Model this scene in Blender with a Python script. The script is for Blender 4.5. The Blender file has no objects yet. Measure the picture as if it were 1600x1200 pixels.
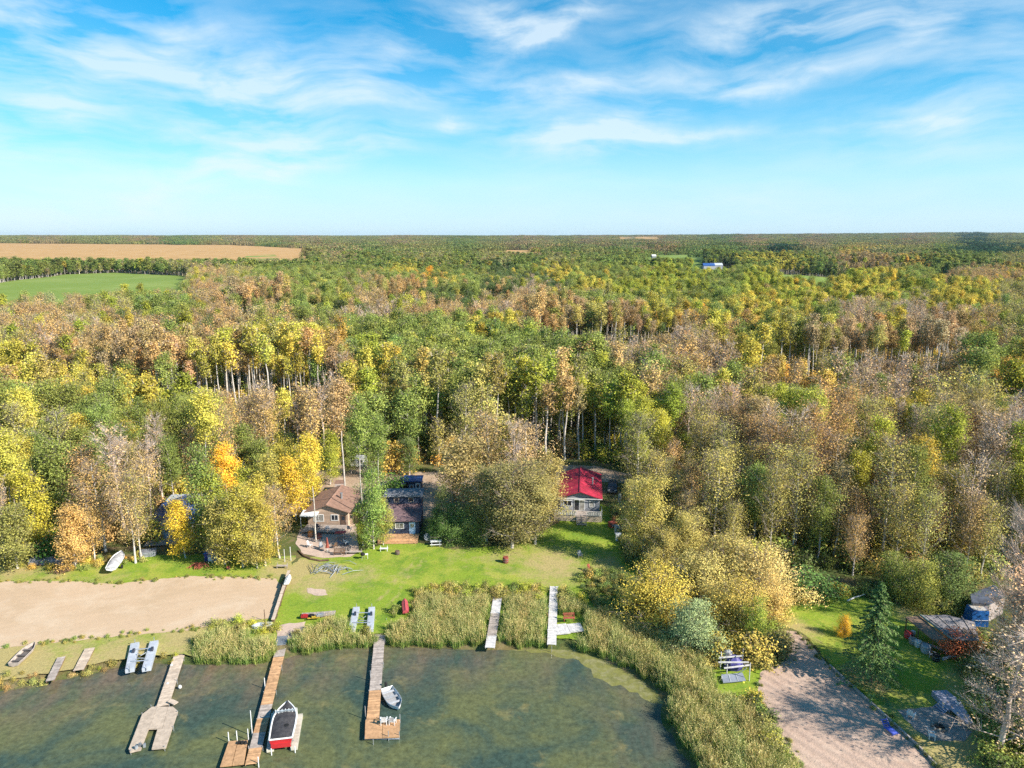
import bpy, math, random
import numpy as np
from mathutils import Vector, Matrix
from mathutils.geometry import delaunay_2d_cdt

# ------------------------------------------------------------------ camera, sky, sun, exposure
SC = bpy.context.scene
COL = SC.collection
PITCH = math.radians(11.8); CAMH = 50.0; F = 1110.0
cd = bpy.data.cameras.new('camera'); cam = bpy.data.objects.new('camera', cd); COL.objects.link(cam)
cam.location = (0, 0, CAMH); cam.rotation_euler = (math.pi/2 - PITCH, 0, 0)
cd.sensor_width = 36; cd.lens = 36*F/1600; cd.clip_start = .5; cd.clip_end = 60000
SC.camera = cam
SUN_AZ = math.radians(-27); SUN_EL = math.radians(34)      # azimuth from +x towards +y
EXPO = 0.91; SUN_E = 5.0; SKY_S = 0.12; HAZE = 2.2e-5
sl = bpy.data.lights.new('sun', 'SUN'); so = bpy.data.objects.new('sun', sl); COL.objects.link(so)
sl.energy = SUN_E; sl.angle = math.radians(.5); sl.color = (1.0, .93, .82)
sd = Vector((math.cos(SUN_EL)*math.cos(SUN_AZ), math.cos(SUN_EL)*math.sin(SUN_AZ), math.sin(SUN_EL)))
so.rotation_euler = sd.to_track_quat('Z', 'Y').to_euler()
SC.view_settings.view_transform = 'Standard'; SC.view_settings.look = 'None'
SC.view_settings.exposure = EXPO; SC.view_settings.gamma = 1; SC.view_settings.use_curve_mapping = False
SC.cycles.max_bounces = 5; SC.cycles.diffuse_bounces = 2; SC.cycles.glossy_bounces = 2
SC.cycles.transmission_bounces = 3; SC.cycles.transparent_max_bounces = 6; SC.cycles.volume_bounces = 0
SC.cycles.caustics_reflective = False; SC.cycles.caustics_refractive = False
SC.cycles.use_denoising = False
SP, CP = math.sin(PITCH), math.cos(PITCH)

def N(nt, t, **kw):
    n = nt.nodes.new(t)
    for k, v in kw.items():
        if k.startswith('i_'):
            k = k[2:]; k = int(k) if k.isdigit() else k
            n.inputs[k].default_value = v
        else: setattr(n, k, v)
    return n
def MATH(nt, op, a, b=None, c=None, clamp=False):
    n = nt.nodes.new('ShaderNodeMath'); n.operation = op; n.use_clamp = clamp
    for i, v in enumerate((a, b, c)):
        if v is None: continue
        if isinstance(v, (int, float)): n.inputs[i].default_value = v
        else: nt.links.new(v, n.inputs[i])
    return n.outputs[0]
def MIX(nt, f, a, b, mode='MIX'):
    n = nt.nodes.new('ShaderNodeMix'); n.data_type = 'RGBA'; n.blend_type = mode
    for s, v in ((n.inputs[0], f), (n.inputs[6], a), (n.inputs[7], b)):
        if isinstance(v, (int, float)): s.default_value = v
        elif isinstance(v, tuple): s.default_value = (*v, 1) if len(v) == 3 else v
        else: nt.links.new(v, s)
    return n.outputs[2]

def build_world():
    w = bpy.data.worlds.new('World'); SC.world = w; w.use_nodes = True
    nt = w.node_tree; nt.nodes.clear(); L = nt.links.new
    out = N(nt, 'ShaderNodeOutputWorld'); bg = N(nt, 'ShaderNodeBackground'); bg.inputs[1].default_value = SKY_S
    sky = N(nt, 'ShaderNodeTexSky'); sky.sky_type = 'NISHITA'; sky.sun_disc = False
    sky.sun_elevation = SUN_EL; sky.sun_rotation = math.pi/2 - SUN_AZ
    sky.altitude = 600; sky.air_density = 1.0; sky.dust_density = .35; sky.ozone_density = 1.6
    tc = N(nt, 'ShaderNodeTexCoord')
    hs = N(nt, 'ShaderNodeHueSaturation'); hs.inputs['Hue'].default_value = .487
    hs.inputs['Saturation'].default_value = 2.25; hs.inputs['Value'].default_value = .77
    L(sky.outputs[0], hs.inputs['Color'])
    sep = N(nt, 'ShaderNodeSeparateXYZ'); L(tc.outputs['Generated'], sep.inputs[0])
    el = MATH(nt, 'ARCSINE', sep.outputs[2]); az = MATH(nt, 'ARCTAN2', sep.outputs[0], sep.outputs[1])
    vec = N(nt, 'ShaderNodeCombineXYZ'); L(az, vec.inputs[0]); L(el, vec.inputs[1])
    # warped, streaky noise (cirrus)
    wn = N(nt, 'ShaderNodeTexNoise', i_Scale=3.0, i_Detail=3.0); L(vec.outputs[0], wn.inputs['Vector'])
    wv = N(nt, 'ShaderNodeVectorMath', operation='MULTIPLY_ADD')
    L(wn.outputs['Color'], wv.inputs[0]); wv.inputs[1].default_value = (.22, .12, 0); L(vec.outputs[0], wv.inputs[2])
    mp = N(nt, 'ShaderNodeMapping'); mp.inputs['Rotation'].default_value = (0, 0, math.radians(-12)); mp.inputs['Scale'].default_value = (2.6, 11, 1)
    L(wv.outputs[0], mp.inputs[0])
    n1 = N(nt, 'ShaderNodeTexNoise', i_Scale=2.3, i_Detail=9.0, i_Roughness=.56); L(mp.outputs[0], n1.inputs['Vector'])
    vec2 = N(nt, 'ShaderNodeVectorMath', operation='MULTIPLY_ADD')
    wn2 = N(nt, 'ShaderNodeTexNoise', i_Scale=9.0, i_Detail=6.0, i_Roughness=.6); L(vec.outputs[0], wn2.inputs['Vector'])
    off = N(nt, 'ShaderNodeVectorMath', operation='SUBTRACT'); L(wn2.outputs['Color'], off.inputs[0]); off.inputs[1].default_value = (.5, .5, .5)
    L(off.outputs[0], vec2.inputs[0]); vec2.inputs[1].default_value = (.13, .05, 0); L(vec.outputs[0], vec2.inputs[2])
    tot = None
    # soft cloud banks: (px, py, half-width px, half-height px, tilt deg, amount)
    blobs = [(30, 40, 170, 75, 5, .75), (40, 170, 90, 50, 0, .62), (70, 178, 45, 16, 0, .5), (20, 240, 80, 40, 0, .4), (230, 70, 160, 60, 10, .45),
             (480, 90, 150, 40, -12, .45), (400, 190, 130, 55, -22, .9), (520, 232, 150, 22, -10, .9), (250, 305, 130, 18, -14, .6),
             (690, 60, 110, 40, -20, .6), (830, 50, 90, 18, -25, .9), (860, 25, 120, 22, -8, .55), (700, 198, 30, 9, -8, .7), (900, 135, 210, 22, -3, .9), (1210, 128, 110, 16, -8, .75),
             (1320, 35, 170, 30, -2, .95), (1200, 45, 150, 30, 0, .45), (900, 215, 120, 27, 2, 1.15), (1020, 215, 140, 8, 0, .7), (1010, 180, 100, 16, -8, .65),
             (1470, 195, 110, 40, -4, .6), (1430, 193, 60, 7, 0, .6), (1560, 120, 110, 50, 5, .45), (1160, 312, 80, 16, 0, .45), (60, 330, 150, 22, 0, .45), (640, 140, 90, 24, 0, .5)]
    for px, py, hw, hh, tilt, am in blobs:
        u = (px-800)/F; v = (py-600)/F
        d = Vector((u, CP - v*SP, -SP - v*CP)).normalized()
        a0 = math.atan2(d.x, d.y); e0 = math.asin(d.z)
        m = N(nt, 'ShaderNodeMapping'); m.vector_type = 'TEXTURE'
        m.inputs['Location'].default_value = (a0, e0, 0); m.inputs['Rotation'].default_value = (0, 0, math.radians(-tilt))
        m.inputs['Scale'].default_value = (hw/F, hh/F, 1); L(vec2.outputs[0], m.inputs[0])
        ln = N(nt, 'ShaderNodeVectorMath', operation='LENGTH'); L(m.outputs[0], ln.inputs[0])
        r2 = MATH(nt, 'MULTIPLY', ln.outputs['Value'], ln.outputs['Value'])
        g = MATH(nt, 'EXPONENT', MATH(nt, 'MULTIPLY', r2, -.9))
        g = MATH(nt, 'MULTIPLY', g, am)
        tot = g if tot is None else MATH(nt, 'ADD', tot, g)
    tex = N(nt, 'ShaderNodeMapRange', i_1=.38, i_2=.68, i_3=0.0, i_4=1.0); L(n1.outputs[0], tex.inputs[0])
    base = MATH(nt, 'MULTIPLY', tex.outputs[0], .20)
    cl = MATH(nt, 'MULTIPLY_ADD', tot, MATH(nt, 'MULTIPLY_ADD', tex.outputs[0], .85, .12), base)
    cl = MATH(nt, 'MULTIPLY', cl, .90)
    cl = MATH(nt, 'MINIMUM', cl, .74)
    # low in the sky everything pales
    hz = N(nt, 'ShaderNodeMapRange', i_1=0.0, i_2=.25, i_3=.85, i_4=0.0); hz.interpolation_type = 'SMOOTHSTEP'
    L(el, hz.inputs[0])
    col = MIX(nt, hz.outputs[0], hs.outputs[0], (2.5, 3.9, 5.0))
    col = MIX(nt, cl, col, (3.8, 4.35, 4.7))
    L(col, bg.inputs[0]); L(bg.outputs[0], out.inputs[0])
build_world()

# ------------------------------------------------------------------ helpers
rng = np.random.default_rng(7)
random.seed(7)
GZ = .6                                        # level of the near land; the lake lies at 0

def P(px, py, z=GZ):
    u = (px-800)/F; v = (py-600)/F
    t = (CAMH-z)/(SP + v*CP)
    return Vector((u*t, (CP - v*SP)*t, z))
def XY(pts, z=GZ): return [tuple(P(x, y, z)[:2]) for x, y in pts]
def proj(x, y, z):
    dz = z-CAMH; dep = y*CP - dz*SP; up = y*SP + dz*CP
    return 800 + F*x/dep, 600 - F*up/dep
def inpoly(x, y, poly):
    r = np.zeros(x.shape, bool); n = len(poly)
    for i in range(n):
        x0, y0 = poly[i]; x1, y1 = poly[(i+1) % n]
        if y0 == y1: continue
        c = ((y0 > y) != (y1 > y)) & (x < (x1-x0)*(y-y0)/(y1-y0)+x0); r ^= c
    return r
def segdist(x, y, pl, closed=False):
    d = np.full(x.shape, 1e9); n = len(pl)
    for i in range(n if closed else n-1):
        ax, ay = pl[i]; bx, by = pl[(i+1) % n]; dx, dy = bx-ax, by-ay
        t = np.clip(((x-ax)*dx+(y-ay)*dy)/(dx*dx+dy*dy+1e-9), 0, 1)
        d = np.minimum(d, np.hypot(x-ax-t*dx, y-ay-t*dy))
    return d
def sst(a, b, x):
    t = np.clip((x-a)/(b-a), 0, 1); return t*t*(3-2*t)

def mesh_np(name, V, faces, mats, midx=None, lv=None, smooth=False, extra=None):
    """faces: list of (n,k) int arrays; midx: list of ints, one per array or arrays"""
    me = bpy.data.meshes.new(name)
    V = np.asarray(V, np.float32); me.vertices.add(len(V)); me.vertices.foreach_set('co', V.ravel())
    tot = sum(f.shape[0] for f in faces); nl = sum(f.size for f in faces)
    me.loops.add(nl); me.loops.foreach_set('vertex_index', np.concatenate([f.ravel() for f in faces]).astype(np.int32))
    lt = np.concatenate([np.full(f.shape[0], f.shape[1]) for f in faces]); ls = np.concatenate(([0], np.cumsum(lt)[:-1]))
    me.polygons.add(tot); me.polygons.foreach_set('loop_start', ls.astype(np.int32)); me.polygons.foreach_set('loop_total', lt.astype(np.int32))
    if midx is not None:
        mi = np.concatenate([np.broadcast_to(m, (f.shape[0],)) for f, m in zip(faces, midx)])
        me.polygons.foreach_set('material_index', mi.astype(np.int32))
    if smooth: me.polygons.foreach_set('use_smooth', np.ones(tot, bool))
    for m in mats: me.materials.append(m)
    if lv is not None:
        a = me.attributes.new('lv', 'FLOAT', 'POINT'); a.data.foreach_set('value', np.asarray(lv, np.float32))
    for k, arr in (extra or {}).items():
        a = me.attributes.new(k, 'FLOAT', 'POINT'); a.data.foreach_set('value', np.asarray(arr, np.float32))
    me.update(calc_edges=True); me.validate()
    return me
def link(name, me, parent=None, loc=None, rz=None):
    o = bpy.data.objects.new(name, me); COL.objects.link(o)
    if parent is not None: o.parent = parent
    if loc is not None: o.location = loc
    if rz is not None: o.rotation_euler = (0, 0, rz)
    return o
def tag(o, label=None, cat=None, group=None, kind=None):
    if label: o['label'] = label
    if cat: o['category'] = cat
    if group: o['group'] = group
    if kind: o['kind'] = kind
    return o
def thing(name, label, cat, loc, rz=0, group=None):
    o = bpy.data.objects.new(name, None); COL.objects.link(o); o.empty_display_size = .2
    o.location = loc; o.rotation_euler = (0, 0, rz)
    return tag(o, label, cat, group)
def dup(root, loc, rz=None, label=None, scale=None):
    r = root.copy(); COL.objects.link(r); r.location = loc
    if rz is not None: r.rotation_euler = (0, 0, rz)
    if label: r['label'] = label
    if scale: r.scale = (scale,)*3
    for ch in list(root.children):
        c = ch.copy(); COL.objects.link(c); c.parent = r
        for g in list(ch.children):
            d = g.copy(); COL.objects.link(d); d.parent = c
    return r

# ------------------------------------------------------------------ materials
MATS = {}
def mat(name, col, rough=.7, var=.25, nscale=3.0, bump=.0, metal=0, spec=.3, col2=None, lvamt=.3, bscale=None, alpha=None):
    if name in MATS: return MATS[name]
    m = bpy.data.materials.new(name); m.use_nodes = True; nt = m.node_tree; L = nt.links.new
    b = nt.nodes['Principled BSDF']; b.inputs['Roughness'].default_value = rough; b.inputs['Metallic'].default_value = metal
    b.inputs['Specular IOR Level'].default_value = spec
    tc = N(nt, 'ShaderNodeTexCoord')
    n = N(nt, 'ShaderNodeTexNoise', i_Scale=nscale, i_Detail=6.0, i_Roughness=.65); L(tc.outputs['Object'], n.inputs['Vector'])
    if col2 is None: col2 = tuple(c*(1-var*1.6) for c in col)
    mr = N(nt, 'ShaderNodeMapRange', i_1=.38, i_2=.64); L(n.outputs[0], mr.inputs[0])
    c = MIX(nt, mr.outputs[0], col, col2)
    at = N(nt, 'ShaderNodeAttribute', attribute_name='lv')
    f = MATH(nt, 'MULTIPLY_ADD', at.outputs['Fac'], lvamt*2, 1-lvamt)
    vm = N(nt, 'ShaderNodeVectorMath', operation='SCALE'); L(c, vm.inputs[0]); L(f, vm.inputs['Scale'])
    L(vm.outputs[0], b.inputs['Base Color'])
    if bump:
        bn = N(nt, 'ShaderNodeBump', i_Strength=bump, i_Distance=.05)
        n2 = N(nt, 'ShaderNodeTexNoise', i_Scale=bscale or nscale*4, i_Detail=4.0); L(tc.outputs['Object'], n2.inputs['Vector'])
        L(n2.outputs[0], bn.inputs['Height']); L(bn.outputs[0], b.inputs['Normal'])
    MATS[name] = m; return m

def leaf_mat(name, trans=.22, spread=.46, hue=.25, gain=1.72, tint_default=(.1, .16, .03)):
    m = bpy.data.materials.new(name); m.use_nodes = True; nt = m.node_tree; L = nt.links.new
    nt.nodes.clear(); out = N(nt, 'ShaderNodeOutputMaterial')
    at = N(nt, 'ShaderNodeAttribute', attribute_name='tint', attribute_type='INSTANCER')
    lv = N(nt, 'ShaderNodeAttribute', attribute_name='lv')
    f = MATH(nt, 'MULTIPLY_ADD', lv.outputs['Fac'], spread*2*gain, (1-spread)*gain)
    sc = N(nt, 'ShaderNodeVectorMath', operation='SCALE'); L(at.outputs['Color'], sc.inputs[0]); L(f, sc.inputs['Scale'])
    # some leaves of a crown are further turned than others
    warm = N(nt, 'ShaderNodeVectorMath', operation='MULTIPLY'); L(sc.outputs[0], warm.inputs[0]); warm.inputs[1].default_value = (1.22, 1.06, .8)
    w = N(nt, 'ShaderNodeMapRange', i_1=.45, i_2=.95, i_3=0., i_4=hue*2.4); L(lv.outputs['Fac'], w.inputs[0])
    c = MIX(nt, w.outputs[0], sc.outputs[0], warm.outputs[0])
    d = N(nt, 'ShaderNodeBsdfDiffuse'); t = N(nt, 'ShaderNodeBsdfTranslucent'); L(c, d.inputs[0]); L(c, t.inputs[0])
    mx = N(nt, 'ShaderNodeMixShader'); mx.inputs[0].default_value = trans; L(d.outputs[0], mx.inputs[1]); L(t.outputs[0], mx.inputs[2])
    L(mx.outputs[0], out.inputs[0]); return m
LEAF = leaf_mat('leaf')
NEEDLE = leaf_mat('needle', .1, .45, .1)
BARK = mat('pale_bark', (.60, .54, .47), .85, .3, 2.5, lvamt=.35)
BARKD = mat('dark_bark', (.20, .155, .12), .9, .3, 3, lvamt=.35)
TWIG = mat('twig', (.34, .27, .235), .9, .2, .6, lvamt=.45)
TWIGP = mat('pale_twig', (.56, .45, .38), .9, .2, .6, lvamt=.4)

# ------------------------------------------------------------------ land and lake
shore_px = [(-700, 1190), (-350, 1130), (-120, 1092), (0, 1078), (60, 1066), (130, 1052), (180, 1040), (240, 1030), (300, 1037), (420, 1032), (470, 1020),
            (560, 1004), (600, 1008), (700, 1009), (770, 1013), (860, 1010), (905, 1014), (960, 1034), (1010, 1062), (1046, 1092), (1040, 1122),
            (1068, 1168), (1092, 1205), (1150, 1330), (1260, 1560), (1500, 2300)]
SHORE = XY(shore_px, 0)
LAKE = SHORE + [(60, -60), (60, -400), (-400, -400), (-400, 60)]

def smooth_noise(x, y, s, seed):
    r = np.random.default_rng(seed); o = np.zeros_like(x, float)
    for k in range(6):
        a = r.uniform(0, 2*math.pi); f = (1+k*.45)/s; ph = r.uniform(0, 6.28)
        o += np.sin((x*math.cos(a)+y*math.sin(a))*f*2*math.pi + ph)/(1+k*.5)
    return o/3
def terrain(x, y):
    x = np.asarray(x, float); y = np.asarray(y, float)
    D = np.hypot(x, y)
    h = np.full(x.shape, GZ)
    far = sst(260, 900, D)
    h = h + far*smooth_noise(x, y, 520, 3)*(2.0+6.5*sst(-350, 150, x))
    h = h + sst(2200, 5000, D)*6 + sst(3500, 8500, D)*(24 + 13*smooth_noise(x, y, 3800, 5)) + sst(4500, 9500, D)*sst(.0, .62, x/np.maximum(y, 1))*26
    return h
def ground_h(x, y):
    h = terrain(x, y)
    near = (y < 140)
    sd = np.zeros(x.shape)
    if near.any():
        xn, yn = x[near], y[near]
        s = segdist(xn, yn, SHORE); ins = inpoly(xn, yn, LAKE)
        s = np.where(ins, -s, s)
        h[near] = GZ*sst(-.3, 1.6, s) - 1.0*sst(.3, 6, -s)
    return h

def sheet(name, poly, step, z, m, jit=.25, relief=0, attrs=None, seed=1, kind='structure', edge=None):
    """irregular-edged flat sheet: constrained triangulation of the outline plus inner points"""
    r = np.random.default_rng(seed); B = []
    n = len(poly)
    for i in range(n):
        a = np.array(poly[i]); b = np.array(poly[(i+1) % n]); L = np.linalg.norm(b-a); k = max(1, int(L/(edge or step)))
        for j in range(k):
            p = a+(b-a)*j/k; nrm = np.array((-(b-a)[1], (b-a)[0]))/max(L, 1e-6)
            B.append(p + nrm*r.uniform(-jit, jit))
    B = np.array(B); xs = np.arange(B[:, 0].min(), B[:, 0].max(), step); ys = np.arange(B[:, 1].min(), B[:, 1].max(), step)
    gx, gy = np.meshgrid(xs, ys); gx = gx.ravel()+r.uniform(-.2, .2, gx.size)*step; gy = gy.ravel()+r.uniform(-.2, .2, gy.size)*step
    k = inpoly(gx, gy, [tuple(p) for p in B]) & (segdist(gx, gy, [tuple(p) for p in B], True) > step*.4)
    pts = [Vector(p) for p in B] + [Vector((a, b)) for a, b in zip(gx[k], gy[k])]
    nb = len(B)
    vs, es, fs, *_ = delaunay_2d_cdt(pts, [(i, (i+1) % nb) for i in range(nb)], [list(range(nb))], 1, 1e-4)
    V = np.array([(v.x, v.y, 0) for v in vs]); 
    V[:, 2] = terrain(V[:, 0], V[:, 1]) + z
    if relief: V[:, 2] += relief*(1+smooth_noise(V[:, 0], V[:, 1], 3.1, seed+9)) * sst(.2, 2.5, segdist(V[:, 0], V[:, 1], [tuple(p) for p in B], True))
    T = np.array([f for f in fs if len(f) == 3])
    # upward facing
    a, b, c = V[T[:, 0]], V[T[:, 1]], V[T[:, 2]]
    flip = np.cross(b-a, c-a)[:, 2] < 0; T[flip] = T[flip][:, ::-1]
    ex = {k2: f(V[:, 0], V[:, 1]) for k2, f in (attrs or {}).items()}
    me = mesh_np(name, V, [T], [m], extra=ex, smooth=True)
    o = link(name, me); tag(o, kind=kind); return o

def ground_material(name, cols, scale=.15, attr=None, attrcol=None, bump=.4, rough=.95, fine=2.5, stripe=None, finecol=.35, speck=None):
    m = bpy.data.materials.new(name); m.use_nodes = True; nt = m.node_tree; L = nt.links.new
    b = nt.nodes['Principled BSDF']; b.inputs['Roughness'].default_value = rough; b.inputs['Specular IOR Level'].default_value = .1
    g = N(nt, 'ShaderNodeNewGeometry'); pos = g.outputs['Position']
    c = cols[0]
    for i, cc in enumerate(cols[1:]):
        n = N(nt, 'ShaderNodeTexNoise', i_Scale=scale*(1.0+.9*i), i_Detail=8.0, i_Roughness=.7, i_Distortion=.4)
        mp = N(nt, 'ShaderNodeMapping'); mp.inputs['Location'].default_value = (13*i, 5*i, 0); L(pos, mp.inputs[0]); L(mp.outputs[0], n.inputs['Vector'])
        mr = N(nt, 'ShaderNodeMapRange', i_1=.48, i_2=.62); L(n.outputs[0], mr.inputs[0]); c = MIX(nt, mr.outputs[0], c, cc)
    if speck:
        n = N(nt, 'ShaderNodeTexNoise', i_Scale=2.6, i_Detail=3.0, i_Roughness=.8); L(pos, n.inputs['Vector'])
        mr = N(nt, 'ShaderNodeMapRange', i_1=.60, i_2=.66, i_4=.65); L(n.outputs[0], mr.inputs[0]); c = MIX(nt, mr.outputs[0], c, speck)
    if attr:
        at = N(nt, 'ShaderNodeAttribute', attribute_name=attr)
        n = N(nt, 'ShaderNodeTexNoise', i_Scale=.5, i_Detail=8.0, i_Roughness=.75); L(pos, n.inputs['Vector'])
        s = MATH(nt, 'ADD', at.outputs['Fac'], MATH(nt, 'MULTIPLY_ADD', n.outputs[0], 1.6, -.8))
        mr = N(nt, 'ShaderNodeMapRange', i_1=.25, i_2=.75); L(s, mr.inputs[0]); c = MIX(nt, mr.outputs[0], c, attrcol)
    nf = N(nt, 'ShaderNodeTexNoise', i_Scale=fine, i_Detail=5.0, i_Roughness=.75); L(pos, nf.inputs['Vector'])
    f = MATH(nt, 'MULTIPLY_ADD', nf.outputs[0], finecol*4, 1-finecol*2)
    vm = N(nt, 'ShaderNodeVectorMath', operation='SCALE'); L(c, vm.inputs[0]) if not isinstance(c, tuple) else setattr(vm.inputs[0], 'default_value', c)
    L(f, vm.inputs['Scale']); c = vm.outputs[0]
    h = nf.outputs[0]
    if stripe:   # (angle deg, wavelength m, strength, colour factor)
        mp = N(nt, 'ShaderNodeMapping'); mp.inputs['Rotation'].default_value = (0, 0, math.radians(stripe[0])); L(pos, mp.inputs[0])
        wv = N(nt, 'ShaderNodeTexWave', i_Scale=.314/stripe[1], i_Distortion=stripe[4] if len(stripe) > 4 else 1.5, i_Detail=2.0); wv.inputs['Detail Scale'].default_value = .6
        L(mp.outputs[0], wv.inputs['Vector'])
        h = MATH(nt, 'MULTIPLY_ADD', wv.outputs['Fac'], stripe[2], h)
        f2 = MATH(nt, 'MULTIPLY_ADD', wv.outputs['Fac'], stripe[3], 1-stripe[3]/2)
        v2 = N(nt, 'ShaderNodeVectorMath', operation='SCALE'); L(c, v2.inputs[0]); L(f2, v2.inputs['Scale']); c = v2.outputs[0]
    L(c, b.inputs['Base Color'])
    if bump:
        bn = N(nt, 'ShaderNodeBump', i_Strength=bump, i_Distance=.12); L(h, bn.inputs['Height']); L(bn.outputs[0], b.inputs['Normal'])
    return m

# --- ground sheet (fan grid)
rows = list(np.arange(-80, 40, 6.0)) + list(np.arange(40, 136, 1.0)); d = 136.0
while d < 16000: rows.append(d); d *= 1.022
rows = np.array(rows); cols_ = np.linspace(-1, 1, 251)
gy, gs = np.meshgrid(rows, cols_, indexing='ij'); gx = gs*(np.maximum(gy, 0)*1.15+75)
Vg = np.stack([gx.ravel(), gy.ravel(), ground_h(gx.ravel(), gy.ravel())], 1)
nr, nc = gy.shape; idx = np.arange(nr*nc).reshape(nr, nc)
Q = np.stack([idx[:-1, :-1].ravel(), idx[:-1, 1:].ravel(), idx[1:, 1:].ravel(), idx[1:, :-1].ravel()], 1)
GROUND_M = ground_material('forest_floor', [(.10, .115, .035), (.17, .125, .055), (.22, .16, .09), (.07, .10, .03)], .12, bump=.5)
tag(link('ground', mesh_np('ground', Vg, [Q], [GROUND_M], smooth=True)), kind='structure')

# --- water: murky, weed-patched lake surface
def water_mat():
    m = bpy.data.materials.new('lake_water'); m.use_nodes = True; nt = m.node_tree; L = nt.links.new
    b = nt.nodes['Principled BSDF']; b.inputs['Roughness'].default_value = .08; b.inputs['IOR'].default_value = 1.33
    b.inputs['Specular IOR Level'].default_value = .28
    g = N(nt, 'ShaderNodeNewGeometry'); pos = g.outputs['Position']
    n = N(nt, 'ShaderNodeTexNoise', i_Scale=.10, i_Detail=7.0, i_Roughness=.6, i_Distortion=.5); L(pos, n.inputs['Vector'])
    mr = N(nt, 'ShaderNodeMapRange', i_1=.42, i_2=.60); L(n.outputs[0], mr.inputs[0])
    c = MIX(nt, mr.outputs[0], (.046, .074, .056), (.112, .122, .052))
    n2 = N(nt, 'ShaderNodeTexNoise', i_Scale=.23, i_Detail=6.0, i_Roughness=.6, i_Distortion=.8); L(pos, n2.inputs['Vector'])
    mr = N(nt, 'ShaderNodeMapRange', i_1=.58, i_2=.72, i_4=.75); L(n2.outputs[0], mr.inputs[0])
    c = MIX(nt, mr.outputs[0], c, (.215, .185, .075))
    # shallows: bottom shows brown near the shore
    at = N(nt, 'ShaderNodeAttribute', attribute_name='shallow')
    n3 = N(nt, 'ShaderNodeTexNoise', i_Scale=.32, i_Detail=6.0, i_Roughness=.65); mp = N(nt, 'ShaderNodeMapping'); mp.inputs['Rotation'].default_value = (0, 0, .6); mp.inputs['Scale'].default_value = (1, .4, 1)
    L(pos, mp.inputs[0]); L(mp.outputs[0], n3.inputs['Vector'])
    s = MATH(nt, 'MULTIPLY', at.outputs['Fac'], MATH(nt, 'MULTIPLY_ADD', n3.outputs[0], 3.2, -1.15, clamp=True))
    c = MIX(nt, s, c, (.16, .115, .075))
    n5 = N(nt, 'ShaderNodeTexNoise', i_Scale=1.6, i_Detail=5.0, i_Roughness=.8); L(pos, n5.inputs['Vector'])
    vm = N(nt, 'ShaderNodeVectorMath', operation='SCALE'); L(c, vm.inputs[0]); L(MATH(nt, 'MULTIPLY_ADD', n5.outputs[0], 2.2, -.08), vm.inputs['Scale'])
    L(vm.outputs[0], b.inputs['Base Color'])
    n4 = N(nt, 'ShaderNodeTexNoise', i_Scale=2.2, i_Detail=4.0); L(pos, n4.inputs['Vector'])
    bn = N(nt, 'ShaderNodeBump', i_Strength=.18, i_Distance=.04); L(n4.outputs[0], bn.inputs['Height']); L(bn.outputs[0], b.inputs['Normal'])
    return m
wx = np.linspace(-150, 110, 171); wy = np.linspace(-60, 92, 121); wgx, wgy = np.meshgrid(wx, wy, indexing='ij')
sdist = segdist(wgx.ravel(), wgy.ravel(), SHORE)
leftish = 1-sst(-30, 10, wgx.ravel())*.55
widx = np.arange(wgx.size).reshape(wgx.shape)
Qw = np.stack([widx[:-1, :-1].ravel(), widx[1:, :-1].ravel(), widx[1:, 1:].ravel(), widx[:-1, 1:].ravel()], 1)
tag(link('water', mesh_np('water', np.stack([wgx.ravel(), wgy.ravel(), np.zeros(wgx.size)], 1), [Qw], [water_mat()], extra={'shallow': (1-sst(1, 13, sdist))*leftish})), kind='structure')

# --- lawns, beaches, tracks, fields
def spot(x, y, pts):
    o = np.zeros_like(x)
    for px, py, r, a in pts:
        c = P(px, py); o = np.maximum(o, a*np.exp(-((x-c.x)**2+((y-c.y)*.8)**2)/(r*r)))
    return o
LAWN_M = ground_material('lawn_grass', [(.215, .295, .032), (.31, .335, .055), (.145, .235, .028)], .16, 'dry', (.38, .31, .13), bump=.6, fine=3.2, finecol=.3, speck=(.36, .27, .08))
TRK = [(x0+(x1-x0)*i/26+2.5*math.sin(i*.4), y0+(y1-y0)*i/26, .42, .55) for x0, y0, x1, y1 in ((662, 872, 606, 948), (650, 872, 590, 940)) for i in range(27)]
DRY = TRK+[(860, 882, 6.5, .8), (800, 870, 6, .55), (720, 865, 5, .4), (950, 880, 4, .6), (560, 900, 4.5, .5), (500, 905, 5, .75), (470, 888, 4.5, .9), (455, 905, 3, .8), (1345, 1052, 3.5, .9), (1375, 1070, 2.5, .8),
       (620, 900, 3, .35), (890, 900, 4, .55), (1000, 885, 4, .3)]
lawn_px = [(452, 886), (470, 872), (505, 868), (560, 862), (600, 850), (655, 848), (700, 858), (800, 852), (862, 822), (880, 812), (905, 795), (925, 780), (945, 790), (968, 800), (975, 850),
           (1010, 870), (1100, 960), (1160, 1000), (1215, 1010), (1215, 1150), (1300, 1280), (1130, 1300), (1085, 1180), (1058, 1140), (1064, 1092), (1020, 1048), (960, 1018), (905, 1000), (860, 996), (770, 998), (700, 992), (600, 990), (560, 992), (500, 1002), (445, 1004), (432, 972), (440, 930)]
sheet('lawn', XY(lawn_px), .6, .02, LAWN_M, .25, attrs={'dry': lambda x, y: spot(x, y, DRY)}, seed=2)
strip_px = [(-260, 905), (0, 885), (60, 880), (150, 882), (240, 868), (330, 866), (420, 872), (462, 868), (452, 890), (436, 912), (380, 918), (180, 922), (0, 920), (-260, 930)]
sheet('grass_verge', XY(strip_px), 1.0, .015, LAWN_M, .3, attrs={'dry': lambda x, y: spot(x, y, [(20, 893, 5, .7), (90, 895, 5, .5), (160, 905, 4, .5), (440, 890, 4, .9), (250, 880, 4, .2), (-60, 900, 12, .6)])}, seed=3)
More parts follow.
